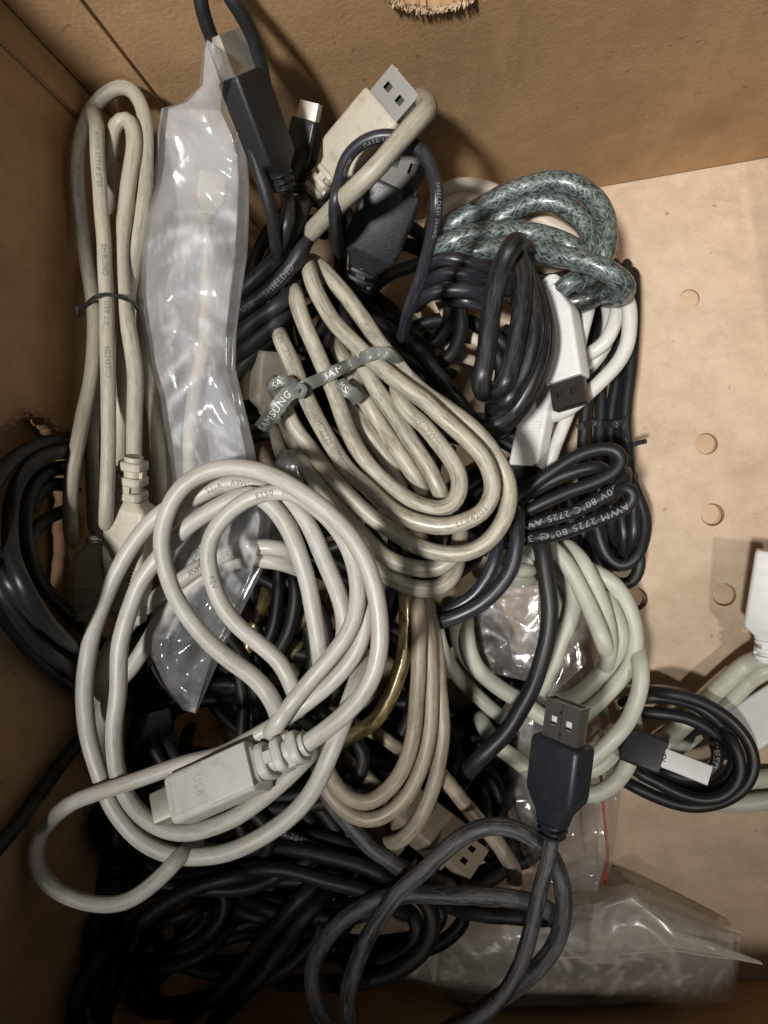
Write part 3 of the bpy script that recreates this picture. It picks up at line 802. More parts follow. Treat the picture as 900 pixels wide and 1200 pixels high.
def wire(name, parent, pts, wpx, mat, sides=8):
    """small standalone tube through photo points with heights in cm"""
    c = catmull(np.array(pts, float) * [1, 1, .01]); w = np.array([P(*q) for q in c])
    r = .5 * wpx * (H - c[:, 2].mean()) / F
    T, a, b = tube_frames(w); m = len(w); V = []; f = []
    for i in range(m):
        for k in range(sides):
            t = 2 * math.pi * k / sides; V.append(w[i] + r * (math.cos(t) * a[i] + math.sin(t) * b[i]))
    for i in range(m - 1):
        for k in range(sides): f.append((i * sides + k, i * sides + (k + 1) % sides, (i + 1) * sides + (k + 1) % sides, (i + 1) * sides + k))
    f += [tuple(range(sides))[::-1], tuple((m - 1) * sides + k for k in range(sides))]
    return mesh_obj(name, V, f, M[mat], parent)

def over(pts, ids, lift):
    """heights (cm) that lie on top of the given strands"""
    out = []
    allq = np.vstack([np.column_stack([STR[i]['q'], np.full(len(STR[i]['q']), STR[i]['r'])]) for i in ids])
    hs = []
    for (x, y) in pts:
        d = np.hypot(allq[:, 0] - x, allq[:, 1] - y); s = d < 19
        hs.append((allq[s, 2] + allq[s, 3]).max() * 100 if s.any() else np.nan)
    hs = np.array(hs); k = np.arange(len(hs)); ok = ~np.isnan(hs)
    hs = np.interp(k, k[ok], hs[ok])
    return [(x, y, h + lift) for (x, y), h in zip(pts, hs)]

def ribbon(parent, pts, width, name, mat, prints=(), twist=None):
    """flat printed tape; width in photo pixels; twist: degrees per point"""
    q = np.array(pts, float) * [1, 1, .01]
    tw = np.radians(np.array(twist if twist is not None else [0] * len(pts), float))
    c = catmull(np.column_stack([q, tw * 100])) ; ang = c[:, 3] / 100 if c.shape[1] > 3 else np.zeros(len(c))
    w = np.array([P(*k[:3]) for k in c]); T, a, b = tube_frames(w)
    a, b = a * np.cos(ang)[:, None] + b * np.sin(ang)[:, None], b * np.cos(ang)[:, None] - a * np.sin(ang)[:, None]
    hw = .5 * width * (H - c[:, 2].mean()) / F; th = .00012; V = []; f = []; m = len(w)
    ks = np.linspace(-1, 1, 7)
    for i in range(m):
        for sg in (1, -1):
            for k in ks:
                curl = .0005 * (1 - k * k)
                V.append(w[i] + b[i] * k * hw + a[i] * (sg * th + curl + .00015 * math.sin(9 * k + i * .7)))
    S = 14
    for i in range(m - 1):
        for k in range(6):
            p = i * S + k; f.append((p, p + 1, p + S + 1, p + S)); p += 7; f.append((p, p + S, p + S + 1, p + 1))
        f.append((i * S, i * S + S, i * S + S + 7, i * S + 7)); f.append((i * S + 6, i * S + 13, i * S + S + 13, i * S + S + 6))
    o = mesh_obj(name, V, f, M[mat], parent)
    d = np.concatenate([[0], np.cumsum(np.linalg.norm(np.diff(w, axis=0), axis=1))])
    for (s0, body, hh, ink, flip) in prints:
        v, fc = text_mesh(body); hm = hh * 2 * hw; sg = -1 if flip else 1
        u = d[-1] * s0 + sg * v[:, 0] * hm * 1.0
        u = np.clip(u, 0, d[-1]); y = sg * (v[:, 1] - .5) * hm
        I = lambda arr: np.stack([np.interp(u, d, arr[:, k]) for k in range(3)], 1)
        kk = y / hw; lift = th + .0005 * (1 - kk * kk) + .00042
        pos = I(w) - I(b) * y[:, None] + I(a) * lift[:, None]
        mesh_obj('printed_text', pos, fc, M[ink], o, smooth=False)
    return o
# ------------------------------------------------------------------ the cables, lowest first
# --- right side, near the bottom of the box
c = cable('pale grey cable lying on the bottom, its white plug cut by the right edge', 'pale', 20, [
    (1.3, '925,757,0.6 900,769,0.4 878,775 853,797 830,819 805,847 779,868 750,884 720,900,-0.3'),
    (1.1, '925,768,0.6 900,784,0.4 878,798 861,817 844,832 818,856 793,876 765,896 735,905'),
    (0.6, '930,909 900,912 875,914 848,922 815,928 780,925 750,915'),
    (0.5, '930,936 900,938 864,940 822,937 790,930 755,920')])
plug_on(c, M['p_white'], (895, 775, 2.0), (916, 648, 2.6), tip=None, wid=.0172, thk=.009, rel=.20, neck=.12, rings=3)
c = cable('white plug with a moulded branching symbol, at the right edge beside the small black coil', 'pale', 18,
          [(0.8, '935,800 960,790 990,786')], cat='usb plug', name='usb_plug')
plug_on(c, M['p_white'], (945, 806, 1.2), (868, 858, 1.2), tip=None, wid=.0170, thk=.008, rel=.12, neck=.1, emblem=('\u03a8', .5, .80, 'p_grey', False, True))
c = cable('small black coil at the lower right holding a plug with a white cap', 'black', 13.5, [
    (2.2, '725,824 754,817 785,819 816,828 844,848 859,872 861,892 850,914 827,925 799,922 774,913 745,895'),
    (2.5, '728,836 748,834 779,836 808,842 833,856 846,870 851,888'),
    (2.6, '718,908 737,918 765,932 793,942 822,946 850,939 872,923 883,898 879,874 863,850 836,830 808,818 780,812 750,810'),
    (2.9, '723,885 745,903 768,915 795,930 825,938 850,932 866,914 868,892 858,868 838,851'),
    (3.2, '834,866 841,882 838,898 826,909 805,913 780,905 757,893')],
    prints=[(4, 838, 897, 'USB-2', 7, 'inkw', dict(flip=True))])
plug_on(c, M['p_navy'], (722, 866, 3.7), (778, 888, 4.2), tip='mini', wid=.0125, thk=.0078, rel=.10, neck=.1, s=1.0, shellmat=M['tongue'], tiplen=.0155,
        emblem=('USB 2', .2, .55, 'p_black', False))
# black coil bound with a tie, down the right side
T_ = cable('long black coil bound by a black cable tie along the right of the pile', 'black', 14, [
    (1.6, '704,300 700,360 694,420 688,470 684,530 684,580 684,640 692,665'),
    (1.9, '722,305 716,360 706,430 703,500 700,560 702,620 709,652 722,664 735,658'),
    (1.7, '735,305 732,360 722,430 716,500 716,560 718,620 722,652'),
    (2.2, '738,320 742,365 738,420 729,470 728,520 733,545 746,578 757,608 756,634 744,655 728,664 711,652 701,626 694,590 690,540'),
    (2.4, '742,315 744,360 741,410 736,460 733,500 736,540 742,590 742,630 733,655'),
    (2.0, '690,600 694,640 706,668 726,685 742,682 750,664 746,635 738,600 728,560'),
    (2.1, '720,560 728,600 731,640 727,660')])
# ivory / white coils behind
cable('ivory coil behind the braided cable near the back wall', 'ivory', 18, [
    (3.6, '505,250 520,222 542,216 564,219 584,227 605,238 630,254 655,268 678,287 690,312'),
    (3.4, '500,285 510,255 524,240 542,233 562,238 585,250 615,262 645,270 668,285 680,310'),
    (3.2, '500,310 510,276 522,256 545,247 570,252 600,262 632,270 660,280'),
    (3.0, '495,330 505,300 525,283 560,280 600,300 640,318 670,325'),
    (3.0, '480,358 487,366 489,391 498,413 512,430', '', 13), (3.2, '492,386 505,398 520,406 540,417 560,425', '', 13),
    (3.6, '510,342 516,351 527,373 544,390 564,401 580,408', '', 14), (2.8, '600,345 630,340 660,322 690,312')])
c = cable('white cable whose plug with a dark tip points down beside the glossy black loops', 'white', 17, [
    (3.8, '688,340 700,345 722,352 723,372 714,396 699,410 682,418 660,424'),
    (4.3, '720,338 735,352 738,380 734,408 722,430 703,449 684,466 664,480 640,490'),
    (3.6, '705,340 716,365 712,395 700,420 684,436 665,440'),
    (4.6, '694,340 690,362 683,392 676,420', '', 15),
    (3.6, '672,465 667,482 655,513 644,540 636,570', '', 15)])
plug_on(c, M['p_white'], (646, 325, 5.2), (665, 447, 5.6), tip='A', wid=.0140, thk=.0085, rel=.15, neck=.25, roll=24, s=1.0, shellmat=M['gun'], tongue=M['dark'], seam=False, tiplen=.0100)
c = cable('white plug pointing down, just left of the white plug with the dark tip', 'white', 15,
          [(3.0, '640,420 643,395 648,370')], cat='usb plug', name='usb_plug')
plug_on(c, M['p_white'], (642, 420, 3.6), (617, 548, 4.0), tip='A', wid=.0125, thk=.0085, rel=.15, neck=.12, roll=26, s=.95, shellmat=M['dark'], tongue=M['dark'], seam=False, grips=4, tiplen=.006)
# pale coil, lower right
cable('pale green grey coil in wide loops left of the dimpled box bottom', 'pale', 19, [
    (2.6, '602,640 620,655 616,668', '', 14),
    (2.8, '655,640 655,670 656,700 651,731 640,770 628,810', '', 15),
    (2.9, '575,650 592,653 622,656'), (2.9, '575,664 595,666 625,669'), (2.7, '570,680 592,678 625,681'),
    (3.2, '612,640 640,655 662,678 672,695 670,718 660,748 648,776 637,800 622,826'),
    (3.0, '508,715 513,738 521,766 538,793 560,816 582,836 610,852', '', 17),
    (3.4, '533,705 535,731 541,758 557,783 578,802 604,818 632,836'),
    (3.6, '545,715 548,744 554,771 569,793 590,810 615,824 640,842 670,844 700,826 722,803 738,776 743,745 735,708 717,682 693,668 668,655'),
    (3.2, '562,836 570,855 582,874 601,888 622,904 645,918 680,932 708,927 728,909 739,884 743,851 738,825'),
    (3.5, '630,870 660,895 690,903 712,888 728,866'),
    (3.9, '640,905 670,899 690,891 710,876 730,855 744,829 751,802 751,778 742,740'),
    (3.7, '645,822 672,817 700,793 720,771 728,750 724,727 711,703 697,688'),
    (4.2, '660,636 682,658 697,684 708,713 714,742 713,772 705,790'),
    (4.4, '636,632 650,645 665,662 682,691 696,724 709,756 715,778')])
# --- black filler cables, added to darken the hollows of the pile
rg = random.Random(5)
def blob(cx, cy, rx, ry, rot, h, turns=2.3):
    pts = []; a0 = rg.uniform(0, 6.28); n = int(10 * turns)
    for k in range(n):
        a = a0 + 2 * math.pi * turns * k / n; f = 1.12 - .52 * k / n + rg.uniform(-.05, .05)
        x, y = rx * f * math.cos(a), ry * f * math.sin(a)
        pts.append((cx + x * math.cos(rot) - y * math.sin(rot), cy + x * math.sin(rot) + y * math.cos(rot), -.35 * k / n))
    return (h, pts)
for (cx, cy, rx, ry, rot, h) in [(420, 420, 110, 60, .8, 5.0), (330, 560, 110, 80, .3, 6.0), (430, 620, 120, 60, .2, 5.2), (310, 760, 110, 80, 1.2, 6.8), (270, 700, 70, 110, .1, 7.4),
        (430, 830, 75, 100, .3, 5.0), (300, 880, 130, 70, .2, 7.4), (280, 960, 130, 60, .4, 7.0), (415, 970, 95, 70, .3, 5.6), (560, 910, 50, 60, .5, 1.6), (480, 350, 90, 60, 1.2, 5.0),
        (560, 560, 80, 60, .3, 2.6), (350, 330, 60, 110, .2, 7.2), (290, 480, 70, 130, .1, 7.0), (540, 440, 80, 70, .3, 3.4), (600, 600, 70, 50, .1, 1.5),
        (420, 1070, 130, 50, .1, 5.4), (300, 1070, 120, 60, -.3, 6.4), (540, 790, 50, 70, .2, 1.2), (530, 950, 60, 60, .2, 3.2), (230, 830, 110, 70, 1.3, 8.6), (190, 1080, 90, 50, -.4, 7.4),
        (220, 980, 110, 60, .2, 8.0), (360, 1030, 120, 50, .1, 7.0), (260, 1130, 120, 40, -.4, 6.6), (430, 500, 90, 70, .6, 6.2), (380, 680, 80, 90, .6, 5.8), (545, 990, 55, 45, .2, 2.4), (470, 890, 60, 60, .4, 3.2), (600, 850, 40, 60, .2, .9), (590, 970, 50, 40, .6, 1.0)]:
    cable('black cable half buried in the dark hollows under the pile', 'dull', 17, [blob(cx, cy, rx, ry, rot, h)], group='black cables buried in the pile', sides=10)
cable('thin beige cable passing deep under the gold cable into the grimy coil', 'beigedirt', 16, [(5.6, '405,845 444,862 467,878 490,890')])
cable('two dark strands sloping down beside the tied dirty cream coil', 'char', 15, [
    (6.6, '415,372 438,376 460,387 487,409 509,433 531,458 547,478 560,500'), (6.3, '445,408 464,413 487,424 513,440 535,465 550,490'),
    (5.8, '420,360 431,345 453,324 487,310 515,300')])
# --- braided cable
cable('thick grey green braided cable looping out of the pile by the back wall', 'braid', 25, [
    (5.6, '505,283 522,269 547,251 569,239 596,225 622,217 649,212 673,217 693,230 706,248 711,269 709,290 700,312 680,335,-.3'),
    (5.3, '560,275 582,260 604,245 628,236 653,237 671,249 687,264 693,282 692,302 682,325 660,345'),
    (5.9, '500,296 518,288 547,275 580,271 613,272 644,279 670,289 690,302,-.2'),
    (6.3, '530,300 549,296 573,293 600,291 622,293 649,298 673,303 700,312 720,323 733,334,-.3 732,344,-.8 716,346,-1.2 695,345,-1.4'),
    (5.7, '650,344 669,331 684,322', '', 22)])
cable('dark translucent loops with braid showing, just under the grey green braided cable', 'braiddark', 28, [
    (4.7, '600,352 632,350 667,355 690,350 704,335 706,320'), (4.4, '580,335 615,338 650,334 680,326')])
# --- black, blue black and thick glossy loops
cable('blue black flat loops tucked under the grey green braid', 'blue', 16, [
    (6.9, '500,318,-1 508,306,-.3 525,302 545,305 562,311 580,318'), (6.7, '498,325,-1 520,311,-.4 545,314 580,322'),
    (7.2, '498,338,-1 510,325,-.3 530,320 550,323 578,330'), (7.0, '496,345,-1 520,333,-.3 550,335 575,338'),
    (7.5, '486,362,-1.2 498,347,-.2 515,340 535,339 555,342 578,348'), (6.5, '520,352 545,352 575,362')])
cable('thick glossy worn black cable folded in a tall stack of loops', 'shiny', 19, [
    (7.6, '614,312 630,345 641,380 641,412 630,450 607,484 580,506 560,505,-.6'),
    (7.9, '612,302 628,340 636,380 633,420 617,460 596,487 572,500 560,490,-.6'),
    (8.3, '608,296 622,340 627,378 620,420 604,456 588,478 574,480,-.6', '', 20),
    (8.6, '606,290 612,325 612,360 606,398 597,432 586,456 578,455,-.7', '', 22),
    (9.0, '608,286,-.7 603,283 592,300 581,336 574,378 569,418 564,450 567,462,-.7', '', 24)])
# --- black cable with white print, right of centre
AWM = cable('black cable with white lettering folded flat at the right of the cream coil', 'black', 15.5, [
    (5.2, '590,600 613,582 629,571 653,560 680,551 702,547 714,556'),
    (5.5, '585,608 604,589 624,569 653,549 680,533 704,526 722,528 729,539 720,552 700,564 669,576 636,589 609,602 585,612'),
    (5.8, '733,550 732,562 722,573 704,584 676,598 642,609 611,619 590,626'),
    (6.1, '712,588,-.5 722,577,-.2 735,571 743,577 741,588 722,600 691,613 653,626 620,632 595,636')],
    prints=[(2, 642, 609, 'AWM 2725 80\u00b0C 30V', 8, 'inkw', dict(sx=1.15, flip=True)), (3, 738, 592, 'AWM 2725 80\u00b0C 30V VW-1', 8, 'inkw', dict(sx=1.25))])
AWM['prints'][0] = (2, 722, 573, '30V 80\u00b0C 2725 AWM', 8, 'inkw', dict(sx=1.15))
cable('glossy black cable curving in two strands under the lower end of the cream coil', 'blue', 18, [
    (6.6, '585,620 584,642 574,670 556,697 533,712 505,722 480,722', '', 16),
    (7.0, '606,595 607,622 604,648 596,674 578,697 551,716 527,727 505,730 480,724')])
cable('single charcoal cable running down across the pale green grey coil', 'char', 20, [
    (6.0, '622,605 633,636 638,664 642,693 644,722 641,753 632,786 620,815 602,846 578,873 556,896 535,925')])
# --- back left: plugs and cables against the back wall
c = cable('black cable with a dark metal plug, behind the thin blue black arch', 'black', 18, [(7.6, '412,352 405,380 410,420 430,460')])
plug_on(c, M['p_black'], (416, 340, 8.2), (464, 218, 9.6), tip='A', wid=.0165, thk=.009, rel=.22, neck=.18, s=1.12, shellmat=M['gun'], tongue=M['dark'], seam=False, rw=.56)
c = cable('black cable with a small mini plug standing by the back wall', 'dull', 14, [(9.6, '344,232 338,262 325,300 315,340')])
plug_on(c, M['p_black'], (345, 226, 10.4), (361, 141, 11.2), tip='mini', wid=.0088, thk=.0066, rel=.22, neck=.3, s=1.0, shellmat=M['worn'], roll=-30, tiplen=.0048)
c = cable('beige cable with a bright steel plug lying against the back wall', 'beige', 17, [(9.9, '362,235 352,250 338,275 320,310')])
plug_on(c, M['p_beige'], (366, 228, 10.4), (452, 127, 11.4), tip='A', wid=.0150, thk=.0078, rel=.27, neck=.2, s=1.0, roll=-24, shellmat=M['steel'], tongue=M['dark'], seam=False, tiplen=.0098)
cable('thin blue black cable arching over the beige plug, with white lettering', 'blue', 15.5, [
    (12.3, '400,300,-3.2 393,268,-1.0 392,240 396,212 406,184 426,165 450,157 474,162 495,178 508,205 512,236 508,270,-.5 499,304,-1.0 487,340,-1.6 478,368,-2.2 470,400,-3')],
    prints=[(0, 396, 212, 'VISION', 6, 'inkw', dict(roll=-35)), (0, 424, 166, 'DATA  USB', 6, 'inkw', dict(roll=-35)), (0, 511, 222, 'SHIELDED 28AWG', 5, 'inkw', dict(roll=25))])
c = cable('charcoal cable whose plug with a stained metal tip points up by the back wall', 'char', 17, [(11.8, '335,224 338,245 333,272 322,300')])
plug_on(c, M['p_navy'], (334, 224, 12.3), (283, 86, 14.2), tip='A', wid=.0142, thk=.0078, rel=.16, neck=.14, s=.95, roll=52, shellmat=M['worn'], tongue=M['dark'], rings=3, tiplen=.0105, windows=False, seam=False)
cable('black cable rising in two strands past the milky bag towards the top of the box', 'char', 17, [
    (12.0, '240,-60,4.0 234,-25,3.8 236,8,3.5 247,45,2.9 264,92,2.2 285,142,1.6 304,200,1.0 317,250,.4 323,295,-.6 322,340,-1.5'),
    (11.8, '250,-50,4.2 262,-14,3.9 276,8,3.5 291,32,3.0 303,62,2.4 311,100,1.7 318,160,.6 320,220,-.5')])
SH = cable('bundle of charcoal strands with moulded lettering coming out from under the milky bag', 'char', 20, [
    (9.6, '255,470 280,433 307,405 335,370 350,340'), (9.9, '255,440 282,413 311,389 338,362 352,330'), (10.2, '250,425 282,391 307,371 335,352 356,318'),
    (10.6, '250,392 284,362 307,346 340,314 356,287 366,255'), (10.9, '250,368 284,340 318,309 342,275 354,247 360,222')],
    prints=[(3, 286, 360, 'USB', 7, 'inkd', {}), (3, 309, 345, 'SHIELDED', 8, 'inkd', {})])
cable('beige cable bending over the steel plug and running down to the black strands', 'beige', 23, [
    (12.9, '325,325,-4.5 340,303,-4.0 353,286,-3.2 374,262,-1.9 405,232,-.6 440,196 474,160 492,140 501,130,-.2 502,122,-.9 494,116,-1.8 480,122,-3')])
# --- lower beige coil and gold cable
cable('gold braided clear cable curving down below the cream coil', 'gold', 19, [
    (7.8, '470,660 475,691 478,724 477,753 470,783 458,813 442,842 422,858 400,870 380,880'),
    (6.6, '380,695 362,713 344,733 322,753 300,770 285,790', '', 18), (6.2, '315,680 309,711 299,735 290,765 308,785 328,808 340,830', '', 16), (5.9, '360,730 345,760 320,790', '', 15)])
c = cable('grimy beige plug and cable lying under the curve of the dusty black cable', 'beigedirt', 18, [
    (6.8, '505,895 520,911 538,933 560,960 578,980 592,1000 603,1020 602,1045 590,1070,-.6'), (6.0, '395,880 412,895 435,915 452,930', '', 16)])
plug_on(c, M['p_dirt'], (448, 925, 6.4), (534, 995, 7.0), tip='A', wid=.0150, thk=.010, rel=.2, neck=.15, s=1.0, roll=-30, shellmat=M['p_dirt'], tongue=M['dark'], seam=False, tiplen=.0095)
cable('grimy beige coil hanging in long loops below the gold cable', 'beigedirt', 18.5, [
    (7.6, '500,700 508,745 515,800 518,855 513,902 502,940 488,968 468,985 445,990', '', 18),
    (8.0, '495,690 501,735 505,787 504,830 502,862 495,898 484,923 467,944 442,960 416,958 393,939 378,914 370,890'),
    (8.4, '487,690 492,735 491,778 488,815 486,850 480,880 469,907 451,929 433,940 411,936 393,918 382,896 378,870')])
# --- main cream coil with the printed ribbon
CREAM = cable('dirty cream coil tied with a printed grey ribbon in the middle of the pile', 'cream', 20.5, [
    (8.6, '415,625 428,650 446,668 466,681 497,690 519,686 532,668 537,648'),
    (9.0, '325,470 336,499 351,532 371,568 396,595 420,622 448,650 474,663 501,668 523,662 538,640 540,610'),
    (9.0, '392,400 398,410 411,437 427,465 447,498 471,536 493,569 503,590'),
    (9.0, '400,465 411,481 424,496 442,523 460,548 473,572'),
    (9.5, '414,412 429,436 444,460 464,489 484,520 504,551 518,579 520,595'),
    (9.8, '318,440 328,465 338,487 344,499 362,524 384,551 411,581 438,607 469,628 503,645 537,650 568,639 589,614 597,586 593,556 576,527 553,502 520,478 487,450 462,423 443,403 429,379 411,354 393,332 378,314 362,304'),
    (10.0, '464,448 470,470 480,485 496,498 512,518 530,541 540,562 537,583 525,595 509,597 480,586 458,570 438,551 420,528 407,501 398,478 389,454 376,423 364,394 353,368 346,343 340,325,-.5'),
    (10.4, '360,303,-.1 364,320 371,343 387,372 407,394 425,412 445,430 467,447 496,468 514,486 544,512 564,533 575,556 578,578 566,599 541,612 519,617 492,612 466,601 443,584 430,571 411,554 389,522 373,494 362,470 353,452 342,427 331,402 324,380,-.4')],
    prints=[(7, 374, 496, 'AWM', 8, 'ink', dict(flip=True)), (7, 372, 493, '   2725', 8, 'ink', dict(flip=True))])
CREAM['prints'] = [(7, 330, 399, 'CM  75\u00b0C', 7.5, 'ink', dict(flip=True)), (7, 364, 477, 'AWM', 7.5, 'ink', dict(flip=True)), (7, 376, 505, '2725', 7.5, 'ink', dict(flip=True)),
                   (7, 391, 528, '80\u00b0C', 7.5, 'ink', dict(flip=True)), (7, 408, 552, '30V', 7.5, 'ink', dict(flip=True)), (7, 426, 570, 'VW-1', 7.5, 'ink', dict(flip=True)),
                   (7, 538, 613, 'LL84201', 8, 'ink', dict(flip=True)), (6, 482, 488, '30V', 7, 'ink', {}), (6, 500, 506, 'VW-1', 7, 'ink', {}), (5, 425, 380, 'AWM', 7, 'ink', dict(flip=True))]
# reverse direction helper: print 'LL84201' must read left to right
CREAM['prints'][6] = (7, 538, 613, 'LL84201', 8, 'ink', dict(flip='R'))
c = cable('beige plug lying under the ribbon knot beside the milky bag', 'beige', 18, [(8.0, '322,500 330,530 345,560')], cat='usb plug', name='usb_plug')
plug_on(c, M['p_beige'], (318, 495, 8.6), (325, 412, 9.2), tip=None, wid=.0145, thk=.010, rel=.10, neck=.2, roll=20)
# --- left: beige bundle, black coil at the hand hole
cable('black coil bulging at the torn hand hole of the left wall', 'black', 17, [
    (11.0, '130,512 95,512 60,518 30,528 5,548 -14,580 -18,620 -6,670 15,715 45,755 85,785 118,806 155,825'),
    (11.4, '130,532 100,528 65,530 38,544 18,572 11,608 14,648 28,685 48,720 75,750 112,778 150,805'),
    (11.2, '90,548 64,550 44,562 30,595 28,630 38,665 58,698 88,728 118,752 150,780'),
    (10.8, '-14,696 10,728 40,766 75,796 112,815 150,835'), (11.1, '-14,634 3,668 26,703 55,737 90,764 125,790 150,810'),
    (10.8, '86,596 60,604 42,618 32,640', '', 15), (11.0, '92,575 60,566 45,580 36,600', '', 15)])
cable('black cable slanting up from the left edge to the pale grey coil', 'dull', 18, [(11.5, '-30,1030 -8,998 20,965 50,925 80,885 104,858 130,830')])
BUN = cable('long beige bundle with a wire tie standing against the left wall', 'beige', 20, [
    (11.6, '160,225 155,255 162,310 168,380 172,440 182,500 186,560 188,620'),
    (12.3, '116,285 113,340 111,385 110,430 109,490 108,560 110,626', '', 17),
    (12.7, '85,640 82,605 86,545 97,492 107,450 110,400 108,350 101,300 94,245 91,190 100,143 127,108 147,101 163,117 171,150 171,200 166,250 158,300 150,345 144,400 141,470 140,545', '', 19),
    (13.0, '127,250 128,200 131,166 139,141 151,137 157,160 155,195 148,240 142,290 143,320 145,352 151,393 157,440 158,485 157,533', 'b', 20),
    (13.5, '108,128 113,146 115,190 118,240 122,300 125,350 126,420 127,480 126,540 124,590 124,620', '', 19)],
    prints=[(2, 98, 150, 'E155280-A', 6, 'ink', {}), (2, 93, 235, 'AWM 2725', 6, 'ink', {}), (4, 115, 160, 'AWM STYLE 2725', 6.5, 'ink', {}), (4, 121, 290, 'SHIELDED', 6.5, 'ink', {}),
            (4, 125, 355, 'USB 2.0', 6.5, 'ink', {}), (4, 127, 410, '4G3453C3', 6.5, 'ink', {})])
plug_on(BUN, M['p_beige'], (157, 535, 13.0), (147, 712, 11.6), tip='A', wid=.0128, thk=.0085, rel=.27, neck=.06, roll=30, grips=5, rw=.62, tiplen=.004, shellmat=M['worn'])
plug_on(BUN, M['p_beige'], (111, 628, 12.2), (104, 726, 12.0), tip=None, wid=.0095, thk=.007, rel=.10, neck=.15, roll=12, grips=6)
cable('beige cable sealed inside the milky plastic bag', 'ivory', 17, [(10.9, '242,215 246,250 243,330 240,400 225,470 222,540 228,600'), (10.6, '205,470 195,530 190,590 192,640', '', 20)],
      )
plug_on(CABLES[-1], M['p_beige'], (243, 262, 11.2), (250, 205, 11.5), tip=None, wid=.0085, thk=.006, rel=.2, neck=.3)
cable('pale cable folded inside the large hazy bag by the front wall', 'beige', 16, [
    (1.5, '470,1128 520,1140 580,1150 640,1155 700,1156 760,1150 790,1138 785,1120 740,1108 680,1102 620,1104'), (1.2, '520,1160 580,1168 650,1170 720,1168 770,1160')])
plug_on(CABLES[-1], M['p_grey'], (650, 1104, 1.7), (722, 1104, 1.8), tip='A', wid=.0145, thk=.008, rel=.25, neck=.2, tiplen=.010)
# --- black tangle at the bottom
bb = cable('black cable with a dark plug in the shadow at the lower left', 'dull', 18, [
    (8.6, '320,1020 247,1034 204,1053 167,1078 133,1104 113,1126 95,1153 88,1185 95,1215'), (8.3, '132,1004 138,975 150,940')])
plug_on(bb, M['p_black'], (133, 1004, 9.6), (111, 1118, 8.8), tip=None, wid=.0150, thk=.009, rel=.2, neck=.2)
cable('dull black strands running left to right under the dusty loops', 'dull', 19, [
    (7.6, '230,985 280,996 337,994 380,1002 420,1013 457,1028 500,1045'), (8.0, '200,1035 240,1024 278,1020 307,1018 340,1022 373,1030 407,1039 440,1050 480,1075'),
    (7.3, '300,968 323,972 355,984 390,998 430,1010', '', 13), (7.5, '258,1053 227,1067 198,1079 165,1095', '', 15)],
    prints=[(2, 325, 973, 'USB 28AWG LONG', 7, 'inkd', {})])
cable('two dull black cables slanting to the bottom edge', 'dull', 19, [
    (7.2, '395,1010 362,1042 333,1073 302,1109 273,1147 240,1177 205,1205'), (6.9, '410,1020 378,1052 351,1083 329,1111 300,1151 273,1178 245,1203')])
cable('thin black strands bunched in the lower left corner', 'dull', 13, [
    (7.6, '180,1085 169,1100 158,1129 142,1156 127,1184 118,1215'), (7.9, '155,1090 142,1112 129,1144 120,1170 122,1210'), (8.2, '125,1110 113,1130 109,1160 116,1190 130,1215', '', 15),
    (7.8, '112,1125 98,1150 92,1178 96,1210')])
cable('black cable in a round loop beneath the dusty black cable at the bottom', 'dull', 20, [
    (6.6, '470,1040 498,1055 507,1078 500,1108 478,1130 450,1143 415,1150 370,1152 320,1150'), (6.2, '455,1060 485,1072 488,1098 470,1118 440,1128 400,1128', '', 18),
    (6.9, '520,1060 560,1072 600,1074 632,1078 648,1075', '', 17)])
c = cable('dark plug and ribbed relief hidden in the shadow inside the pale grey coil', 'dull', 16, [(7.2, '190,905 178,935 175,965')], cat='usb plug', name='usb_plug')
plug_on(c, M['p_black'], (192, 905, 7.8), (178, 830, 8.4), tip=None, wid=.012, thk=.008, rel=.4, neck=.1)
# --- the dusty black cable with its plug in front
Y_ = cable('dusty black cable looping at the bottom with its steel tipped plug standing upright', 'dusty', 20, [
    (7.4, '372,905 382,929 404,960 433,991 460,1011 476,1022 504,1032 530,1040,-.6'),
    (8.2, '655,1086,-.3 646,1070 627,1058 593,1052 556,1049 520,1049 487,1049 452,1053 424,1064 398,1082 380,1104 369,1126 366,1151 373,1178 388,1205'),
    (8.6, '455,1240 515,1212 562,1186 588,1168 612,1150 634,1130 650,1110 660,1084 661,1050 654,1020 644,1000,-.4 633,988,-.2 616,976 593,968 571,968 545,979 520,998 500,1017 473,1040 449,1071 429,1102 416,1133 409,1164 410,1210'),
    (9.0, '646,982,.1 644,1000 640,1020 633,1044 627,1073 620,1100 612,1124 603,1145 585,1172 558,1194 520,1214 470,1236', 'a', 18)])
plug_on(Y_, M['p_dusty'], (646, 982, 9.1), (660, 868, 9.4), tip='A', wid=.0166, thk=.0100, rel=.17, neck=.33, s=1.0, roll=-33, rings=3, boxy=True)
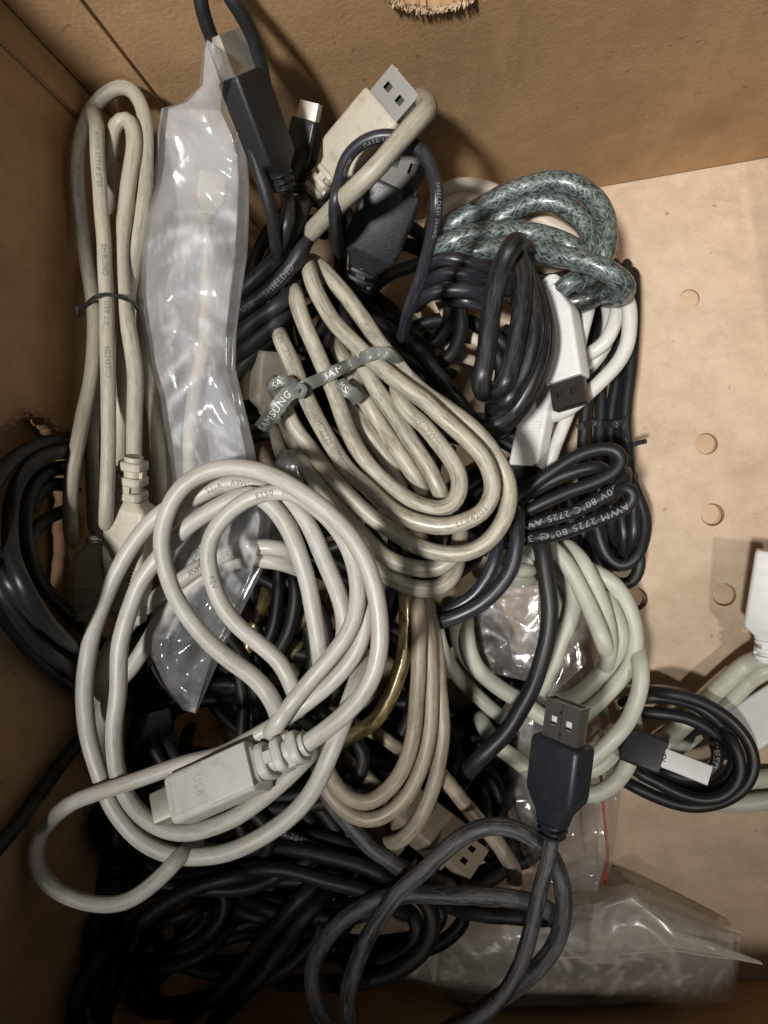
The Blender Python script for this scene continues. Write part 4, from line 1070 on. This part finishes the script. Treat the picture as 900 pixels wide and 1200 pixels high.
# --- pale grey coil in front
GREY = cable('clean pale grey coil lying on top at the lower left, with its square plug', 'grey', 22, [
    (12.9, '385,800 397,770 405,742 402,712 393,686 380,654 364,619 349,597 325,580 300,570 280,566 255,570 227,583 195,596 165,624 140,664 120,710 104,760 98,810 102,860 115,905 135,950 165,984 205,1003 250,1002 300,985 343,955 374,915 392,875 404,840 418,800 428,762'),
    (11.5, '355,655 330,643 297,641 267,648 240,660 214,678 188,697 163,720 138,748 121,782 113,815 112,845', '', 20),
    (11.3, '358,670 328,659 293,656 262,662 236,678 210,700 188,727 170,757 152,788 132,806 120,835 117,865 122,892', '', 20),
    (13.1, '380,805 375,768 369,728 362,690 350,648 335,615 317,590 298,579 280,582 255,594 233,608 208,627 184,654 164,681 153,708 145,735 139,765 137,815 134,845 134,878 138,907 147,931 162,953 187,970 220,975 267,962 300,941 333,914 352,895 372,875'),
    (13.3, '409,640 425,672 431,705 427,733 420,760 393,796 349,831 304,860 260,884 220,894 176,909 149,918 104,933 82,942 60,960 44,987 42,1009 53,1031 76,1049 109,1059 142,1058 171,1044 195,1024 212,1005 235,985,-.6', '', 20),
    (13.5, '352,838 347,815 330,778 304,755 277,732 258,706 246,675 243,645 256,614 282,588 310,578 340,577 366,592 390,612 407,636 418,667 421,700 412,735 390,766 365,796 340,826 317,856 300,880,-.6', '', 21),
    (13.8, '327,845 320,822 300,797 270,775 240,748 213,712 196,675 189,637 197,595 222,563 262,547 305,551 345,572 384,598 416,636 437,685 446,735 440,785 420,821 390,850 358,872', 'b', 22)],
    prints=[(0, 243, 576, '51-A   AWG', 7.5, 'ink', dict(flip='R')), (1, 293, 641, 'A/S   80\u00b0C   150V', 7.5, 'ink', dict(flip='L')), (5, 300, 581, 'E150   80\u00b0C', 7.5, 'ink', {}),
            (1, 226, 670, 'AWM', 7.5, 'ink', dict(flip='R')), (5, 247, 672, 'REV', 7, 'ink', dict(flip='R'))])
plug_on(GREY, M['p_grey'], (360, 871, 13.8), (210, 938, 13.6), tip='B', wid=.0125, thk=.0105, rel=.34, neck=.05, roll=14, rw=.74, pad=(.48, .97), emblem=('USB', .17, .38, 'p_beige', False, True), tiplen=.006, shellmat=M['worn'], slot=True)

relax()
# --- ties and ribbon that sit on their coils
def cream_ribbon(t, c):
    ids = c['ids']
    pts = over([(350, 456), (362, 450), (378, 443), (395, 434), (412, 426), (428, 418), (444, 413), (456, 416), (462, 424)], ids, .14)
    pts[-1] = (pts[-1][0], pts[-1][1], pts[-1][2] - .5)
    ribbon(t, pts, 15, 'tie_ribbon', 'ribbon', [(.22, 'SAMSUNG', .50, 'inkr', False)], [20, 5, -5, -5, -8, -8, -5, 5, 30])
    h = pts[0][2]
    ribbon(t, [(351, 455, h + .10), (344, 458, h + .22), (336, 463, h + .28), (326, 476, h + .30), (316, 489, h + .15), (306, 502, h - .15)], 19, 'tie_ribbon', 'ribbon', [(.97, 'SAMSUNG', .46, 'inkr', True)], [30, 10, 0, -5, -8, -8])
    ribbon(t, [(352, 454, h + .05), (343, 448, h + .2), (333, 446, h + .42), (324, 449, h + .36), (318, 456, h + .1)], 13, 'tie_ribbon', 'ribbon', [(.75, 'SA', .6, 'inkr', True)], [60, 30, 5, -10, -25])
    wire('ribbon_knot', t, [(346, 462, h + .1), (352, 452, h + .35), (357, 456, h + .3), (352, 464, h + .2), (346, 458, h + .32)], 8, 'ribbon')
    ribbon(t, [(398, 448, h - .8), (406, 457, h - .5), (414, 462, h - .6), (420, 470, h - 1)], 16, 'tie_ribbon', 'ribbon', [(.2, 'MS', .5, 'inkr', False)])
CREAM['extra'].append(cream_ribbon)
def bundle_tie(t, c):
    p = over([(100, 360), (104, 354), (112, 348), (124, 345), (136, 347), (148, 351), (156, 355), (161, 362)], c['ids'], .05)
    p[-1] = (*p[-1][:2], p[-1][2] - .5); p[0] = (*p[0][:2], p[0][2] - .1)
    wire('wire_tie', t, p, 5, 'tie')
    h = p[0][2]; wire('wire_tie', t, [(108, 356, h), (100, 358, h + .1), (94, 362, h + .15), (90, 358, h + .2), (93, 368, h + .1), (99, 366, h)], 4.5, 'tie')
BUN['extra'].append(bundle_tie)
def coil_tie(t, c):
    p = over([(676, 502), (684, 498), (695, 496), (706, 497), (718, 497), (728, 496), (736, 500)], c['ids'], .06)
    p[-1] = (*p[-1][:2], p[-1][2] - .4)
    ribbon(t, p, 8, 'cable_tie', 'tie')
    h = p[-2][2]
    wire('cable_tie', t, [(728, 495, h), (733, 490, h + .1), (731, 500, h + .1), (735, 512, h - .1), (738, 522, h - .3), (748, 519, h - .2), (757, 517, h)], 5.5, 'tie')
    wire('cable_tie', t, [(736, 520, h - .3), (740, 534, h - .6), (742, 528, h - .5)], 3, 'tie')
T_['extra'].append(coil_tie)

build_cables()

# ------------------------------------------------------------------ bags
bag('tall milky plastic bag standing between the beige bundle and the black strands', [
    (242, 46, 248, 50, 13.9, .1), (238, 60, 259, 58, 13.7, .2), (236, 78, 265, 74, 13.4, .35), (234, 100, 265, 96, 13.0, .4), (214, 120, 265, 116, 12.6, .5), (189, 127, 267, 130, 12.3, .6), (184, 160, 281, 156, 12.0, .8),
    (182, 190, 289, 184, 11.8), (177, 215, 292, 212, 11.6), (164, 250, 292, 248, 11.4), (158, 300, 290, 298, 11.3), (158, 345, 283, 345, 11.2), (165, 390, 277, 392, 11.1), (172, 430, 276, 432, 10.9), (184, 470, 286, 474, 10.7),
    (191, 520, 298, 524, 10.3), (195, 560, 304, 562, 9.7), (196, 600, 318, 610, 9.2), (192, 650, 312, 660, 9.0), (185, 700, 290, 705, 9.0), (168, 745, 268, 748, 9.2), (168, 770, 256, 776, 9.3), (188, 802, 244, 804, 9.4, .6), (214, 832, 230, 836, 9.4, .2)],
    'film1', 21, .008, crease=.0110, nu=110, per=9, clear=(560, 700))
bag('grey film bag corner poking up between the cream coil and the pale grey coil', [
    (330, 526, 346, 528, 9.9, .3), (318, 545, 352, 545, 9.8, .5), (310, 570, 357, 566, 9.6, .5), (300, 600, 360, 596, 9.2, .5), (290, 640, 350, 640, 8.8, .4)], 'film4', 23, .003, crease=.003, nu=28, per=8)
bag('crumpled clear bag with a dark content seen through the pale green grey coil', [
    (556, 690, 640, 685, 1.3, .4), (552, 715, 642, 712, 1.4), (554, 740, 644, 738, 1.4), (560, 765, 640, 768, 1.3), (572, 788, 625, 800, 1.2, .5)], 'film3', 25, .003, crease=.012, nu=60, per=12)
zb = bag('flat clear zip bag with a red stripe under the pale green grey coil', [
    (640, 680, 694, 676, .4, .4), (630, 720, 699, 716, .4), (615, 770, 704, 766, .5), (600, 830, 712, 826, .7), (590, 890, 722, 884, .9), (590, 940, 726, 935, 1.5), (602, 980, 722, 978, 1.4), (620, 1015, 717, 1014, 1.2), (650, 1046, 706, 1044, 1.0, .4)],
    'film3', 27, .006, crease=.008, nu=64, per=10, name='zip_bag', cat='zip bag')
wire('red_stripe', zb, [(693, 700, 1.2), (694, 750, 1.3), (697, 800, 1.5), (701, 860, 1.8), (705, 920, 2.2), (709, 965, 2.3), (712, 1000, 2.2), (709, 1036, 1.6)], 3.2, 'red')
lb = bag('large hazy clear bag lying flat by the front wall with its corner folded up', [
    (450, 1112, 452, 1142, .7, .3), (480, 1098, 482, 1152, .8, .6), (520, 1085, 520, 1165, .9), (560, 1074, 560, 1172, 1.0), (600, 1062, 600, 1176, 1.0), (650, 1050, 648, 1178, 1.1), (695, 1043, 690, 1180, 1.1), (736, 1035, 735, 1182, 1.1),
    (778, 1050, 785, 1183, 1.0), (818, 1068, 825, 1184, .9), (845, 1080, 858, 1182, .7, .6), (868, 1092, 864, 1150, .6, .3)], 'film2', 31, .012, crease=.0050, nu=80, per=14)
wire('folded_edge', lb, [(650, 1123, 2.4), (690, 1121, 2.5), (740, 1117, 2.5), (790, 1114, 2.35), (830, 1120, 2.2), (862, 1124, 2.0), (893, 1129, 1.9)], 2.0, 'p_white')
# folded corners of the bag, standing proud
bag('', [(696, 1058, 690, 1122, 2.5, .6), (740, 1042, 740, 1117, 2.6), (790, 1086, 790, 1114, 2.6), (840, 1106, 840, 1121, 2.4), (891, 1126, 893, 1131, 2.0, .3)], 'film2', 41, .0012, crease=.0016, nu=24, per=12, parent=lb, part='film_corner')
bag('', [(492, 1111, 515, 1113, 2.3, .3), (500, 1130, 513, 1131, 2.6), (507, 1150, 510, 1151, 2.9, .2)], 'film2', 43, .0008, crease=.0006, nu=10, per=8, parent=lb, part='film_corner')
# small torn scraps on the bottom
for (x, y, s) in ((734, 930, 9), (745, 1034, 5), (884, 1036, 7), (790, 448, 3)):
    pass
